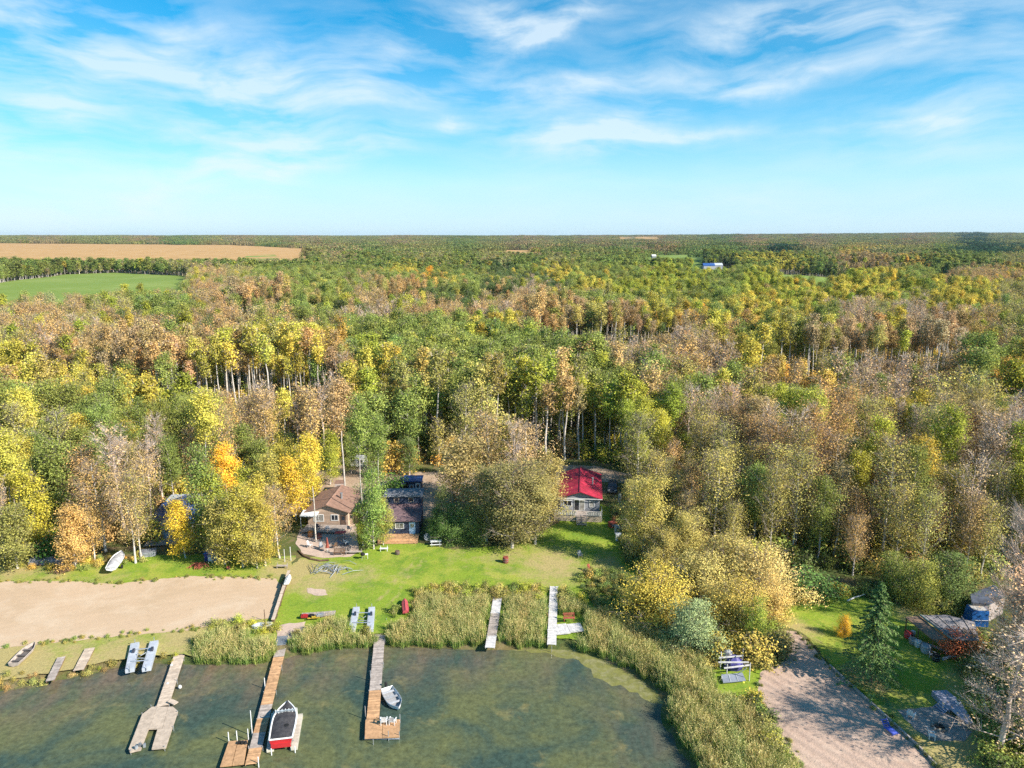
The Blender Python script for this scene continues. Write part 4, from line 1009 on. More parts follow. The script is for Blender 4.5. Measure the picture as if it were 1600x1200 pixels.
cover_strip(0, 8, .20, BLACKC, 'cockpit_cover'); cover_strip(9, 12, .15, BLACKC, 'bow_cover')
x8, w8, _, s8 = R_[8]
g = MB(); g.box((x8+.12, 0, s8+.22), (.07, w8*1.9, .38), ry=-.35); g.build('windshield', mat('windshield', (.55, .62, .66), .12, .3, 5, spec=.8), t)
g = MB(); [g.tube([(x8+.05, yy, s8), (x8+.2, yy, s8+.45)], .03) for yy in np.linspace(-w8*.95, w8*.95, 7)]; g.build('windshield_frame', WHITE, t)
g = MB(); g.box((-.05, 0, .35), (.12, BB*.8, .5), lv=.6); g.build('swim_platform', REDP, t)
g = MB(); g.lathe([(.28, 0), (.25, .03), (.05, .05)], (BL*.3, -.35, 1.22)); g.build('snap_patch', RUBBER, t)
t = thing('boat_lift', 'cream and grey twin float boat lift under the red boat', 'boat lift', P(442, 1140, 0), 0)
def pontoon(pxa, pxb, w, z0, z1, m, t, nm='float'):
    a = P(*pxa, z1)-t.location; b = P(*pxb, z1)-t.location; d = b-a; L_ = Vector((d.x, d.y)).length; rz = math.atan2(d.y, d.x); n = max(3, int(L_/1.3))
    g = MB()
    for i in range(n):
        c = a.lerp(b, (i+.5)/n); g.box((c.x, c.y, (z0+z1)/2-t.location.z), (L_/n*.97, w, z1-z0), rz); g.box((c.x, c.y, z1-t.location.z+.012), (L_/n*.8, w*.75, .025), rz)
    return g.build(nm, m, t)
pontoon((468, 1115), (459, 1168), .68, -.1, .32, CREAM, t); pontoon((429, 1113), (422, 1171), .68, -.1, .32, CREAM, t)
for x0, x1, y in [(425, 463, 1132), (421, 459, 1158)]:
    a = P(x0, y, .25)-t.location; b = P(x1, y, .25)-t.location; g = MB(); g.box(((a.x+b.x)/2, (a.y+b.y)/2, .28), ((b-a).length, .14, .16), math.atan2(b.y-a.y, b.x-a.x)); g.build('cross_beam', STEEL, t)
for x, y in [(421, 1150), (428, 1118), (464, 1112), (461, 1172), (424, 1176)]: post(P(x, y, .3)-t.location, -.8, .75, WHITE, t, .05)
# two empty lifts on shore
def shore_lift(label, L0, L1, R0, R1, w):
    c = (P(*L0)+P(*R1))/2; t = thing('boat_lift', label, 'boat lift', (c.x, c.y, .62), 0)
    pontoon(L0, L1, w, .62, 1.05, FLOAT, t); pontoon(R0, R1, w, .62, 1.05, FLOAT, t)
    for s in (.28, .72):
        a = (P(*L0, 1.1).lerp(P(*L1, 1.1), s))-t.location; b = (P(*R0, 1.1).lerp(P(*R1, 1.1), s))-t.location
        g = MB(); g.tube([a, b], .07); g.build('cross_beam', ALU, t)
    a = (P(*L0, 1.3).lerp(P(*L1, 1.3), .3))-t.location; b = (P(*R0, 1.3).lerp(P(*R1, 1.3), .75))-t.location; a2 = (P(*L0, 1.3).lerp(P(*L1, 1.3), .75))-t.location; b2 = (P(*R0, 1.3).lerp(P(*R1, 1.3), .3))-t.location
    g = MB(); m_ = a.lerp(b, .3); n_ = a2.lerp(b2, .3); g.tube([m_, a.lerp(b, .5), a2.lerp(b2, .7)], .05); g.tube([n_, a.lerp(b, .75)], .05); g.build('cradle', STEEL, t)
    for q, s in ((L0, .2), (L1, .0), (R0, .2), (R1, 0)):
        g = MB(); p = P(*q, 1.1)-t.location; g.tube([(p.x, p.y, .2), (p.x, p.y, .95)], .04); g.build('post', ALU, t)
    for o_ in (a, b2): g = MB(); g.box((o_.x, o_.y, .62), (.28, .5, .35), .2, .1); g.build('bunk', DARKP, t)
shore_lift('empty grey boat lift with twin floats on the lawn above the reeds', (557, 948), (549.5, 983), (581, 948), (578, 983), .85)
shore_lift('empty grey boat lift with twin floats on the grass bank by the beach', (211, 1004), (202.5, 1046), (241, 1001), (228.5, 1044), .95)
# dock sections lying on the grass
def loose(label, c4, m):
    ps = [P(x, y, .85) for x, y in c4]; o = sum(ps, Vector())/4; t = thing('dock_section', label, 'dock section', (o.x, o.y, .62), 0)
    a = (ps[0]+ps[1])/2-o; b = (ps[2]+ps[3])/2-o; w = (ps[0]-ps[1]).length
    L_ = (b-a).length; d = (b-a)/L_; nn = max(4, int(L_/.15)); rz = math.atan2(d.y, d.x)
    for i in range(nn):
        cc = a+d*((i+.5)*L_/nn); g = MB(); g.box((cc.x, cc.y, .22+random.uniform(-.008, .008)), (L_/nn*.88, w+random.uniform(-.05, .05), .04), rz); g.build('plank', m, t)
    g = MB(); nrm = Vector((-d.y, d.x, 0))
    for s_ in (-1, 1): cc = (a+b)/2+nrm*s_*w*.42; g.box((cc.x, cc.y, .10), (L_, .09, .2), rz)
    g.build('joist', WOODB, t)
loose('narrow weathered dock section lying on the grass bank', [(90, 1027), (102, 1026), (85, 1063), (71, 1064)], WOODG)
loose('wider weathered dock section lying between the narrow one and the empty lift', [(133, 1013), (148, 1012), (132, 1046), (113, 1048)], WOODL)
loose('short dock section lying on the lawn edge near the lower beach corner', [(524, 954), (524, 961), (472, 966), (470, 957)], WOODG)
t = thing('scrap_heap', 'heap of red and dark scrap lying on the short dock section', 'scrap heap', P(488, 964, .9), 0)
for nm, m_, pz in (('tub', REDP, (-1.0, 0, .15)), ('crate', RUBBER, (0, -.1, .2)), ('crate', ALU, (1.0, .1, .22)), ('board', mat('yellow_paint', (.6, .42, .05)), (.3, -.4, .1))):
    g = MB(); g.box(pz, (.9, .45, .3) if nm != 'board' else (1.6, .2, .08), random.uniform(-.4, .4)); g.box((pz[0], pz[1], pz[2]+.18), (.5, .25, .12), .3); g.build(nm, m_, t)

# ---------------- timber wall by the beach
t = thing('timber_wall', 'brown timber wall stepping down from lawn to water beside the beach', 'wall', P(438, 935, .62), 0)
a = P(452, 898, .8)-t.location; b = P(426.5, 972, .8)-t.location; d = (b-a); L_ = d.length; d.normalize(); rz = math.atan2(d.y, d.x)
n = 6
for i in range(n):
    c = a+d*((i+.5)*L_/n); hgt = .85-.07*i
    for k in range(4):
        g = MB(); g.box((c.x, c.y, (k+.5)*hgt/4), (L_/n-.03, .28, hgt/4-.015), rz); g.build('beam', WOODB, t)
    g = MB(); g.box((c.x, c.y, hgt+.02), (L_/n-.04, .42, .05), rz); g.build('cap_board', WOODL, t)
post(P(414, 970, .62)-t.location, 0, 1.6, WOODB, t, .05)
g = MB(); q = P(455, 876, .62)
for (x, y, h, lb) in [(445, 878, 2.0, 'left of two pale posts above the timber wall'), (454.5, 876, 2.2, 'right of two pale posts above the timber wall')]:
    tt = thing('post', lb, 'post', P(x, y, .6), 0); g = MB(); g.tube([(0, 0, 0), (0, 0, h)], .06); g.build('shaft', WOODW, tt); g = MB(); g.lathe([(.08, h), (.08, h+.04), (.02, h+.1)]); g.build('cap', WOODW, tt)

# ---------------- cabins
def window(t, c, w, h, rz, m=GLASS, frame=WHITE, nrm=(0, -1)):
    """c centre on wall surface, facing local -y (rotated rz)"""
    g = MB(); f = .09
    R = Matrix.Rotation(rz, 3, 'Z'); c = Vector(c)
    for dx, dz, sx, sz in ((0, h/2-f/2, w, f), (0, -h/2+f/2, w, f), (-w/2+f/2, 0, f, h-2*f), (w/2-f/2, 0, f, h-2*f)) + (((0, 0, .05, h-2*f),) if w > .9 else ()):
        o = c+R @ Vector((dx, -.03, dz)); g.box(o, (sx, .07, sz), rz)
    wo = g.build('window', frame, t)
    g = MB(); o = c+R @ Vector((0, -.012, 0)); g.box(o, (w-.06, .02, h-.06), rz); pa = g.build('pane', m, wo)
    return wo
def door(t, c, w, h, m, glass=None):
    g = MB(); c = Vector(c); g.box(c+Vector((0, -.03, h/2)), (w, .06, h)); d_ = g.build('door', m, t)
    g = MB(); g.box(c+Vector((0, -.068, h*.72)), (w*.6, .012, h*.34)); g.build('pane', glass or GLASS, d_)
    g = MB(); g.box(c+Vector((w*.4, -.09, h*.45)), (.05, .06, .12)); g.build('handle', STEEL, d_); return d_
def gable_roof(t, w, dep, ze, zr, y0, m, ov=.35, th=.10, ribs=True, x0=0):
    """ridge along local y"""
    for s_ in (-1, 1):
        g = MB(); hw = w/2+ov; n = max(4, int((dep+2*ov)/.9)) if ribs else 1; Lr = dep+2*ov
        sl_ = (zr-ze)/(w/2); zz = lambda x: zr-sl_*abs(x)
        for i in range(n):
            ya = y0-ov+Lr*i/n; yb = y0-ov+Lr*(i+1)/n-(.015 if ribs else 0)
            g.raw([(x0, ya, zr), (x0+s_*hw, ya, zz(hw)), (x0+s_*hw, yb, zz(hw)), (x0, yb, zr), (x0, ya, zr-th), (x0+s_*hw, ya, zz(hw)-th), (x0+s_*hw, yb, zz(hw)-th), (x0, yb, zr-th)],
                  [(0, 1, 2, 3), (4, 7, 6, 5), (0, 4, 5, 1), (1, 5, 6, 2), (2, 6, 7, 3), (3, 7, 4, 0)])
            if ribs: g.raw([(x0, ya, zr+.03), (x0+s_*hw, ya, zz(hw)+.03), (x0+s_*hw, ya+.05, zz(hw)+.03), (x0, ya+.05, zr+.03), (x0, ya-.01, zr), (x0+s_*hw, ya-.01, zz(hw)), (x0+s_*hw, ya+.06, zz(hw)), (x0, ya+.06, zr)], [(0, 1, 2, 3), (0, 4, 5, 1), (3, 2, 6, 7), (1, 5, 6, 2)], .9)
        g.build('roof', m, t)
    g = MB(); g.box((x0, y0+dep/2, zr+.03), (.3, dep+2*ov, .06)); g.build('ridge_cap', m, t)
def siding(g, x0, x1, y, z0, z1, n, flipy=-1):
    for i in range(n):
        z = z0+(z1-z0)*(i+.5)/n; g.box(((x0+x1)/2, y+flipy*.012, z), (x1-x0, .03, (z1-z0)/n*.86), lv=.35+.3*random.random())

# red-roofed cabin
c = P(906, 798, 1.7); t = thing('cabin', 'grey cabin with a bright red metal roof, front deck and stairs', 'cabin', (c.x, c.y, .6), math.radians(-6))
W_, DP = 7.0, 13.0; zf = 1.15
g = MB(); g.box((0, DP/2, zf/2+1.25), (W_, DP, zf+2.5)); g.raw([(-W_/2, 0, 3.65), (W_/2, 0, 3.65), (0, 0, 4.75), (-W_/2, DP, 3.65), (W_/2, DP, 3.65), (0, DP, 4.75)], [(0, 1, 2), (5, 4, 3), (0, 2, 5, 3), (1, 4, 5, 2)])
siding(g, -W_/2, W_/2, 0, zf, 3.65, 14); g.build('wall', GREYS, t)
gable_roof(t, W_, DP, 3.68, 4.85, 0, REDM, .5)
g = MB(); g.box((0, -.49, 3.55), (W_+.9, .06, .14)); g.build('fascia', WHITE, t)
window(t, (-2.2, -.03, 2.45), 1.5, 1.1, 0); window(t, (2.1, -.03, 2.45), .9, 1.2, 0, CURT)
g = MB(); g.box((-.1, -.05, 2.2), (1.9, .06, 2.1)); dd = g.build('sliding_door', WHITE, t); g = MB(); g.box((-.55, -.09, 2.2), (.8, .02, 1.9)); g.build('pane', GLASS, dd); g = MB(); g.box((.38, -.09, 2.2), (.8, .02, 1.9)); g.build('pane', CURT, dd)
g = MB()
for i in range(16): g.box((-.35, -2.3+.15*i-.1, zf-.03), (8.3, .135, .05))
g.build('deck_floor', WOODG, t)
g = MB(); g.box((-2.6, -2.48, zf+.42), (3.8, .04, .7)); [g.box((-4.4+.32*i, -2.51, zf+.42), (.05, .05, .84)) for i in range(12)]; g.box((-2.6, -2.5, zf+.86), (3.9, .12, .05)); g.build('railing', LATT, t)
g = MB(); g.box((2.55, -2.48, zf+.42), (2.4, .04, .7)); [g.box((1.4+.3*i, -2.51, zf+.42), (.05, .05, .84)) for i in range(8)]; g.box((2.55, -2.5, zf+.86), (2.5, .12, .05)); g.build('railing', LATT, t)
g = MB(); [g.box((-.35, -2.42, .15+.2*i), (8.3, .03, .16)) for i in range(5)]; g.build('deck_skirt', WOODL, t)
for i in range(6):
    g = MB(); g.box((.35, -2.65-.27*i, zf-.17*(i+1)+.02), (1.6, .28, .05)); g.build('stair_tread', WOODG, t)
for s_ in (-1, 1):
    g = MB(); g.box((.35+s_*.85, -3.35, zf*.5-.05), (.06, 1.9, .2), rx=math.atan2(1.0, 1.6)); g.tube([(.35+s_*.85, -2.5, zf+.9), (.35+s_*.85, -4.1, .95)], .035); g.tube([(.35+s_*.85, -4.1, 0), (.35+s_*.85, -4.1, .95)], .04); g.build('stair_rail', LATT, t)
g = MB(); [g.tube([(3.85, -2.3+.55*i, .1), (3.85, -2.3+.55*i, zf+.95)], .035) for i in range(5)]; [g.tube([(3.85, -2.3, zf+.2+.25*k), (3.85, -.1, zf+.2+.25*k)], .025) for k in range(4)]; g.build('side_railing', WHITE, t)
g = MB(); g.lathe([(.14, 4.0), (.14, 5.4), (.2, 5.4), (.2, 5.5)], (2.2, 5.5, 0), 8); g.build('chimney', STEEL, t)
for nm, cx, m_ in (('grey covered grill on the deck of the red-roofed cabin', -3.4, BLACKC),):
    R6 = Matrix.Rotation(math.radians(-6), 3, 'Z'); q = Vector((c.x, c.y, .6+zf))+R6 @ Vector((cx, -1.4, 0)); tt = thing('covered_grill', nm, 'grill', q, -.1)
    g = MB(); g.box((0, 0, .5), (1.3, .6, .9)); g.lathe([(.55, .95), (.4, 1.1), (.1, 1.15)]); g.build('cover', m_, tt); g = MB(); [g.box((s_*.5, 0, .05), (.08, .4, .1)) for s_ in (-1, 1)]; g.build('wheel', RUBBER, tt)

# navy cabin with orange deck
c = P(630, 835, .9); t = thing('cabin', 'navy blue cabin with brown shingle roof and an orange front deck', 'cabin', (c.x, c.y, .6), math.radians(2)); zf = .45
W_ = 5.4
g = MB(); g.prism([(-W_/2, 0), (W_/2, 0), (W_/2, 5.0), (-W_/2, 5.0)], 0, [zf+2.3, zf+2.3, 3.6, 3.6]); siding(g, -W_/2, W_/2, 0, zf, zf+2.3, 12); g.build('wall', NAVY, t)
g = MB()
for i in range(11):
    y0 = -.4+.5*i; z0 = 2.80+.088*i
    g.raw([(-W_/2-.3, y0, z0), (W_/2+.3, y0, z0), (W_/2+.3, y0+.52, z0+.085), (-W_/2-.3, y0+.52, z0+.085), (-W_/2-.3, y0, z0-.08), (W_/2+.3, y0, z0-.08), (W_/2+.3, y0+.52, z0+.0), (-W_/2-.3, y0+.52, z0+.0)], [(0, 1, 2, 3), (4, 7, 6, 5), (0, 4, 5, 1), (1, 5, 6, 2), (2, 6, 7, 3), (3, 7, 4, 0)], .3+.4*random.random())
g.build('roof', SHING, t)
g = MB(); g.box((-.4, 6.4, 2.65), (6.2, 2.6, 5.3)); siding(g, -3.5, 2.7, 5.1, 3.8, 5.25, 8); g.build('upper_wall', NAVY, t)
g = MB(); g.box((-.4, 6.5, 5.37), (6.8, 3.4, .16)); g.box((-.4, 4.78, 5.26), (6.8, .06, .22)); g.build('flat_roof', GREYR, t)
window(t, (-1.6, 5.08, 4.5), .9, .85, 0, frame=WOODL); window(t, (.9, 5.08, 4.5), .9, .85, 0, frame=WOODL)
window(t, (-.55, -.03, 1.85), 1.45, 1.05, 0, CURT); door(t, (1.55, -.03, zf), 1.0, 2.0, PALEB, CURT)
g = MB()
for i in range(15): g.box((-.6, -2.15+.15*i-.05, zf-.03), (6.6, .135, .05))
g.build('deck_floor', WOODO, t)
for i in range(3):
    g = MB(); g.box((-.6, -2.42-.32*i, zf-.12*(i+1)), (6.6+.0*i, .30, .05)); g.box((-.6, -2.28-.32*i, zf-.12*(i+1)+.07), (6.6, .03, .10)); g.build('step', WOODO, t)
# small blue cabin behind
c = P(641, 771, .6); t = thing('shed', 'small blue shed with white door behind the navy cabin', 'shed', (c.x, c.y, .6), math.radians(2))
g = MB(); g.box((0, 1.4, 1.25), (4.4, 2.8, 2.5)); g.build('wall', NAVY, t); g = MB(); g.box((.5, 1.3, 2.62), (3.8, 3.5, .14)); g.build('roof', BLUER, t); g = MB(); g.box((-1.5, .2, 2.3), (1.6, 2.4, .12)); g.build('porch_roof', TARPW, t)
door(t, (1.55, -.03, 0.05), .95, 2.05, WHITE); window(t, (.3, -.03, 1.4), .8, .8, 0); g = MB(); g.box((-1.0, -.05, 1.0), (1.2, .05, 2.0)); g.build('dark_opening_panel', RUBBER, t); g = MB(); g.box((-1.85, -.05, 1.1), (.4, .06, 2.0)); g.build('panel', WHITE, t)  # black panel on the wall stands for the shade inside an opening

# tan roofed cabin with patio
c = P(513, 822, .6); t = thing('cabin', 'cabin with tan shingle roof behind the busy gravel patio', 'cabin', (c.x, c.y, .6), math.radians(-2))
g = MB(); g.box((0, 4.6, 1.4), (7.0, 9.2, 2.8)); siding(g, -3.5, 3.5, 0, .1, 2.75, 13); g.raw([(-3.5, 0, 2.8), (3.5, 0, 2.8), (0, 0, 3.9), (-3.5, 9.2, 2.8), (3.5, 9.2, 2.8), (0, 9.2, 3.9)], [(0, 1, 2), (5, 4, 3), (0, 2, 5, 3), (1, 4, 5, 2)]); g.build('wall', TANS, t)
gable_roof(t, 7.0, 9.2, 2.85, 4.05, 0, TANSH, .5, ribs=False)
window(t, (1.2, -.03, 1.6), 1.3, 1.1, 0); door(t, (2.7, -.03, .05), .95, 2.05, BROWNS); window(t, (-1.6, -.03, 1.5), 1.8, 1.3, 0, CURT)
g = MB(); g.box((-2.9, -.6, 2.55), (2.9, 2.2, .08), rx=.14); g.build('awning', WHITE, t); g = MB(); [g.tube([(-2.9+s_*1.35, -1.55, 0), (-2.9+s_*1.35, -1.55, 2.4)], .04) for s_ in (-1, 1)]; g.build('awning_post', WHITE, t)
g = MB(); g.lathe([(.2, 3.0), (.2, 4.5), (.27, 4.5), (.27, 4.6)], (1.4, 4, 0), 8); g.build('chimney', STEEL, t)
g = MB(); [g.box((0, -3.4+.15*i, .38), (7.2, .135, .05)) for i in range(21)]; g.build('deck_floor', WOODG, t)
g = MB(); [g.box((-3.5+1.0*i, -3.5, .75), (.07, .07, .8)) for i in range(8)]; [g.box((0, -3.5, .55+.25*k), (7.2, .05, .06)) for k in range(3)]; g.build('railing', WOODG, t)
picnic('picnic table with red cloth on the deck of the tan cabin', P(532, 838, 1.0), .1, WOODG, REDP)
barrel('orange barrel at the left end of the tan cabin deck', P(486, 838, .66), ORANG, .5, .9)
barrel('rusty red barrel beside the deck railing of the tan cabin', P(499, 841, .66), REDW, .42, .8)
t = thing('parasol', 'closed rust red parasol standing on the gravel patio', 'parasol', P(512, 862, .66), 0)
g = MB(); g.tube([(0, 0, 0), (0, 0, 2.5)], .03); g.build('pole', WHITE, t); g = MB(); g.lathe([(.34, .75), (.22, 1.2), (.14, 1.9), (.03, 2.5)], k=8); g.build('canopy', REDW, t); g = MB(); g.lathe([(.35, 0), (.35, .1), (.06, .14)]); g.build('base', STONE, t)
for x, y, lb, m_, a_ in [(541, 851, 'white chair on the patio beside the lounger', WHITE, 2.2), (502, 858, 'grey chair left of the closed red parasol', STEEL, .4), (523, 856, 'brown chair right of the closed red parasol', WOODB, 4), (484, 855, 'pale chair at the left corner of the gravel patio', WOODW, 1.2), (497, 826, 'dark chair on the tan cabin deck by the awning', DARKP, 3.1), (512, 829, 'blue grey chair on the tan cabin deck under the window', FLOAT, 3.3), (546, 829, 'steel chair on the tan cabin deck right end', STEEL, 3.0)]:
    chair(lb, P(x, y, 1.0 if y < 832 else .66), a_, m_)
t = thing('sun_lounger', 'dark sun lounger lying on the gravel patio', 'sun lounger', P(536, 852, .66), 1.4); g = MB(); [g.box((0, -.9+.12*i, .3), (.6, .1, .03)) for i in range(10)]; g.build('seat', DARKP, t); g = MB(); g.box((0, .65, .5), (.6, .75, .04), rx=.6); g.build('backrest', DARKP, t); g = MB(); [g.box((a_*.26, b_*.75, .15), (.05, .05, .3)) for a_ in (-1, 1) for b_ in (-1, 1)]; g.build('frame', STEEL, t)
t = thing('fire_pit', 'ring of stones on the gravel patio', 'fire pit', P(541, 862, .66), 0)
for k in range(10): g = MB(); a_ = k*.628; g.lathe([(.10, 0), (.17, .08), (.15, .2), (.05, .25)], (.6*math.cos(a_), .6*math.sin(a_), 0), 6); g.build('stone', STONE, t)
g = MB(); pts_ = [P(x, y, .75) for x, y in [(466, 860), (474, 868), (485, 873), (500, 876), (514, 875)]]; t = thing('timber_edging', 'curved dark timber edging below the patio', 'edging', pts_[0], 0)
for a_, b_ in zip(pts_[:-1], pts_[1:]): g = MB(); g.tube([a_-pts_[0], b_-pts_[0]], .14, 6); g.build('log', WOODB, t)
# charcoal roofed shed
ps = XY([(541, 801), (569, 801), (571, 768), (553, 766)], 2.8); c = P(556, 802, .6); t = thing('shed', 'low shed with flat charcoal roof behind the tall white birch', 'shed', (c.x, c.y, .6), 0)
g = MB(); g.prism([(x-c.x, y-c.y) for x, y in ps], 2.1, 2.25); g.build('roof', CHAR, t); g = MB(); cx_ = sum(p[0] for p in ps)/4-c.x; cy_ = sum(p[1] for p in ps)/4-c.y
g.prism([(cx_+(x-c.x-cx_)*.93, cy_+(y-c.y-cy_)*.93) for x, y in ps], 0, 2.09); g.build('wall', BROWNS, t); door(t, (cx_, cy_-4.3 if False else min(p[1] for p in ps)-c.y+.25, .02), .9, 1.9, TANS)
# white box units
def crate(name, label, cat, p, rz, size, m, top=None):
    t = thing(name, label, cat, p, rz); g = MB(); g.box((0, 0, size[2]/2), size); g.build('body', m, t); g = MB(); g.box((0, 0, size[2]+.04), (size[0]+.12, size[1]+.12, .08)); g.build('lid', top or m, t)
    g = MB(); g.box((0, -size[1]/2-.02, size[2]*.55), (size[0]*.5, .03, size[2]*.5)); g.build('front_panel', STEEL, t); return t
crate('tank', 'white tank box at the foot of the tall white birch', 'tank', P(566, 812, .6), .2, (2.0, 1.3, 1.6), WHITE)
crate('trailer', 'white camper trailer parked under trees beyond the yard', 'trailer', P(560, 727, .6), .1, (3.8, 1.9, 1.9), WHITE, TARPW)
crate('shed', 'pale little shed at the left of the blue shed', 'shed', P(602, 772, .6), .1, (1.8, 1.8, 2.2), PINKS, GREYR)
crate('shed', 'pink-walled little shed in the yard behind the tan cabin', 'shed', P(532, 768, .6), .1, (1.8, 1.8, 2.0), PINKS, TANSH)
# central hidden cabin
c = P(770, 836, .6); t = thing('cabin', 'brown cabin almost hidden behind the big olive trees', 'cabin', (c.x, c.y, .6), 0)
g = MB(); g.box((0, 4, 1.35), (8, 8, 2.7)); siding(g, -4, 4, 0, .1, 2.65, 12); g.raw([(-4, 0, 2.7), (4, 0, 2.7), (0, 0, 3.9), (-4, 8, 2.7), (4, 8, 2.7), (0, 8, 3.9)], [(0, 1, 2), (5, 4, 3), (0, 2, 5, 3), (1, 4, 5, 2)]); g.build('wall', BROWNS, t)
gable_roof(t, 8, 8, 2.75, 4.05, 0, SHING, .5, ribs=False); window(t, (-2, -.03, 1.5), 1.3, 1.0, 0); door(t, (.6, -.03, .05), .95, 2, TANS)
g = MB(); g.box((-3.0, -.9, .5), (2.2, .3, 1.0)); g.build('brick_planter', REDW, t); g = MB(); [g.box((-1.5+1.7*i, -2, .5), (.12, .12, 1.0)) for i in range(4)]; g.box((1.0, -2, .95), (5.3, .1, .1)); g.box((1.0, -2, .5), (5.3, .06, .1)); g.build('railing', WOODB, t)
# blue roofed cabin left
ps = P(264, 842, .6); t = thing('cabin', 'cabin with royal blue metal roof glimpsed between the trees', 'cabin', (ps.x, ps.y, .6), math.radians(8))
g = MB(); g.box((0, 5, 1.3), (7.2, 10, 2.6)); siding(g, -3.6, 3.6, 0, .1, 2.55, 12); g.raw([(-3.6, 0, 2.6), (3.6, 0, 2.6), (0, 0, 3.7), (-3.6, 10, 2.6), (3.6, 10, 2.6), (0, 10, 3.7)], [(0, 1, 2), (5, 4, 3), (0, 2, 5, 3), (1, 4, 5, 2)]); g.build('wall', PINKS, t)
gable_roof(t, 7.2, 10, 2.65, 3.85, 0, BLUER, .5); window(t, (-1.6, -.03, 1.5), 1.4, 1.1, 0); door(t, (-.2, -.03, .05), .95, 2.05, PALEB, CURT)
g = MB(); g.box((0, 11.8, 1.4), (6.5, 2.6, 2.8)); g.build('rear_annex', GREYS, t); g = MB(); g.box((0, 11.8, 2.9), (7, 3.2, .12)); g.build('annex_roof', FLOAT, t)
g = MB(); [g.box((0, -3.0+.15*i, .28), (6.0, .135, .05)) for i in range(19)]; g.build('deck_floor', WOODG, t)
# brown sheds
for x, y, lb, w_, d_ in [(386, 782, 'farther brown shed with tan roof among the yellow trees', 4.2, 3.4), (402, 806, 'nearer brown shed with tan roof among the yellow trees', 5.4, 3.6)]:
    c = P(x, y, .6); t = thing('shed', lb, 'shed', c, .05); g = MB(); g.box((0, d_/2, 1.15), (w_, d_, 2.3)); g.build('wall', BROWNS, t); gable_roof(t, w_, d_, 2.35, 2.95, 0, TANSH, .35, ribs=False); g = MB(); g.box((0, -.03, 1.0), (w_*.4, .05, 1.9)); g.build('door', RUBBER, t)

# ---------------- vehicles and bits round the red-roofed cabin
def car(label, p, rz, paint):
    t = thing('parked_car', label, 'car', p, rz)
    g = MB(); prof = [(-2.2, .35), (-2.25, .85), (-2.1, 1.0), (-1.0, 1.1), (-.45, 1.55), (1.5, 1.6), (2.05, 1.1), (2.2, .95), (2.2, .35)]
    for w0, w1, sel in ((.9, .9, None),):
        n = len(prof); vs = [(x, -.9*(1 if z < 1.2 else .8), z) for x, z in prof] + [(x, .9*(1 if z < 1.2 else .8), z) for x, z in prof]
        g.raw(vs, [tuple(range(n)), tuple(range(2*n-1, n-1, -1))] + [(i, i+n, (i+1) % n+n, (i+1) % n) for i in range(n)], .5)
    g.build('body', paint, t)
    g = MB(); g.raw([(-1.02, -.74, 1.14), (-.5, -.68, 1.52), (-.5, .68, 1.52), (-1.02, .74, 1.14)], [(0, 1, 2, 3)]); g.v = [(x-.03, y, z+.02) for x, y, z in g.v]; g.build('windshield', GLASS, t)
    for s_ in (-1, 1):
        g = MB(); g.box((.45, s_*.80, 1.34), (1.9, .03, .34), rx=-s_*.32); g.build('side_window', GLASS, t)
        for xx in (-1.4, 1.4):
            g = MB(); g.tube([(xx, s_*.78, .33), (xx, s_*.96, .33)], .33, 14); wh = g.build('wheel', RUBBER, t); g = MB(); g.tube([(xx, s_*.9, .33), (xx, s_*.98, .33)], .17, 10); g.build('rim', ALU, wh)
        g = MB(); g.box((-2.2, s_*.62, .8), (.1, .38, .18)); g.build('headlight', WHITE, t)
    g = MB(); g.box((-2.25, 0, .5), (.1, 1.6, .16)); g.build('bumper', STEEL, t)
car('dark blue-grey car parked on the track behind the red-roofed cabin', P(957, 766, .62), math.radians(80), DARKP)
t = thing('garden_tractor', 'red garden tractor parked in the shade right of the red-roofed cabin', 'tractor', P(962, 815, .62), math.radians(-110))
g = MB(); g.box((.6, 0, .75), (1.0, .7, .5)); g.lathe([(.36, 0), (.34, .1), (.1, .16)], (.6, 0, .98), 10); g.build('hood', REDP, t); g = MB(); g.box((-.45, 0, .85), (.5, .55, .12)); g.box((-.72, 0, 1.1), (.1, .55, .5)); g.build('seat', RUBBER, t)
g = MB(); g.box((-.4, 0, .55), (1.1, .6, .3)); g.build('chassis', REDP, t); g = MB(); g.tube([(.1, 0, .9), (-.1, 0, 1.25)], .03); g.lathe([(.2, 0), (.2, .04)], (-.1, 0, 1.25)); g.build('steering_wheel', RUBBER, t)
for s_ in (-1, 1):
    for xx, rr_ in ((-.5, .48), (.85, .3)): g = MB(); g.tube([(xx, s_*.38, rr_), (xx, s_*.6, rr_)], rr_, 14); g.build('wheel', RUBBER, t)
crate('wood_crate', 'reddish wooden crate just below the garden tractor', 'crate', P(957, 823, .62), .3, (1.3, .9, .8), REDW)
crate('utility_box', 'white utility box in the shade at the lawn edge', 'box', P(966, 844, .62), .1, (.9, .7, 1.1), WHITE)
crate('utility_box', 'pale grey box standing behind the white utility box', 'box', P(964, 833, .62), .1, (.8, .6, 1.3), LATT)
t = thing('propane_tank', 'upright pale tank left of the dark trees by the track', 'tank', P(968, 787, .62), 0); g = MB(); g.lathe([(.28, 0), (.32, .2), (.32, 1.6), (.2, 1.9), (.08, 1.95)]); g.build('body', LATT, t); g = MB(); g.lathe([(.1, 1.95), (.1, 2.1)]); g.build('valve', STEEL, t)
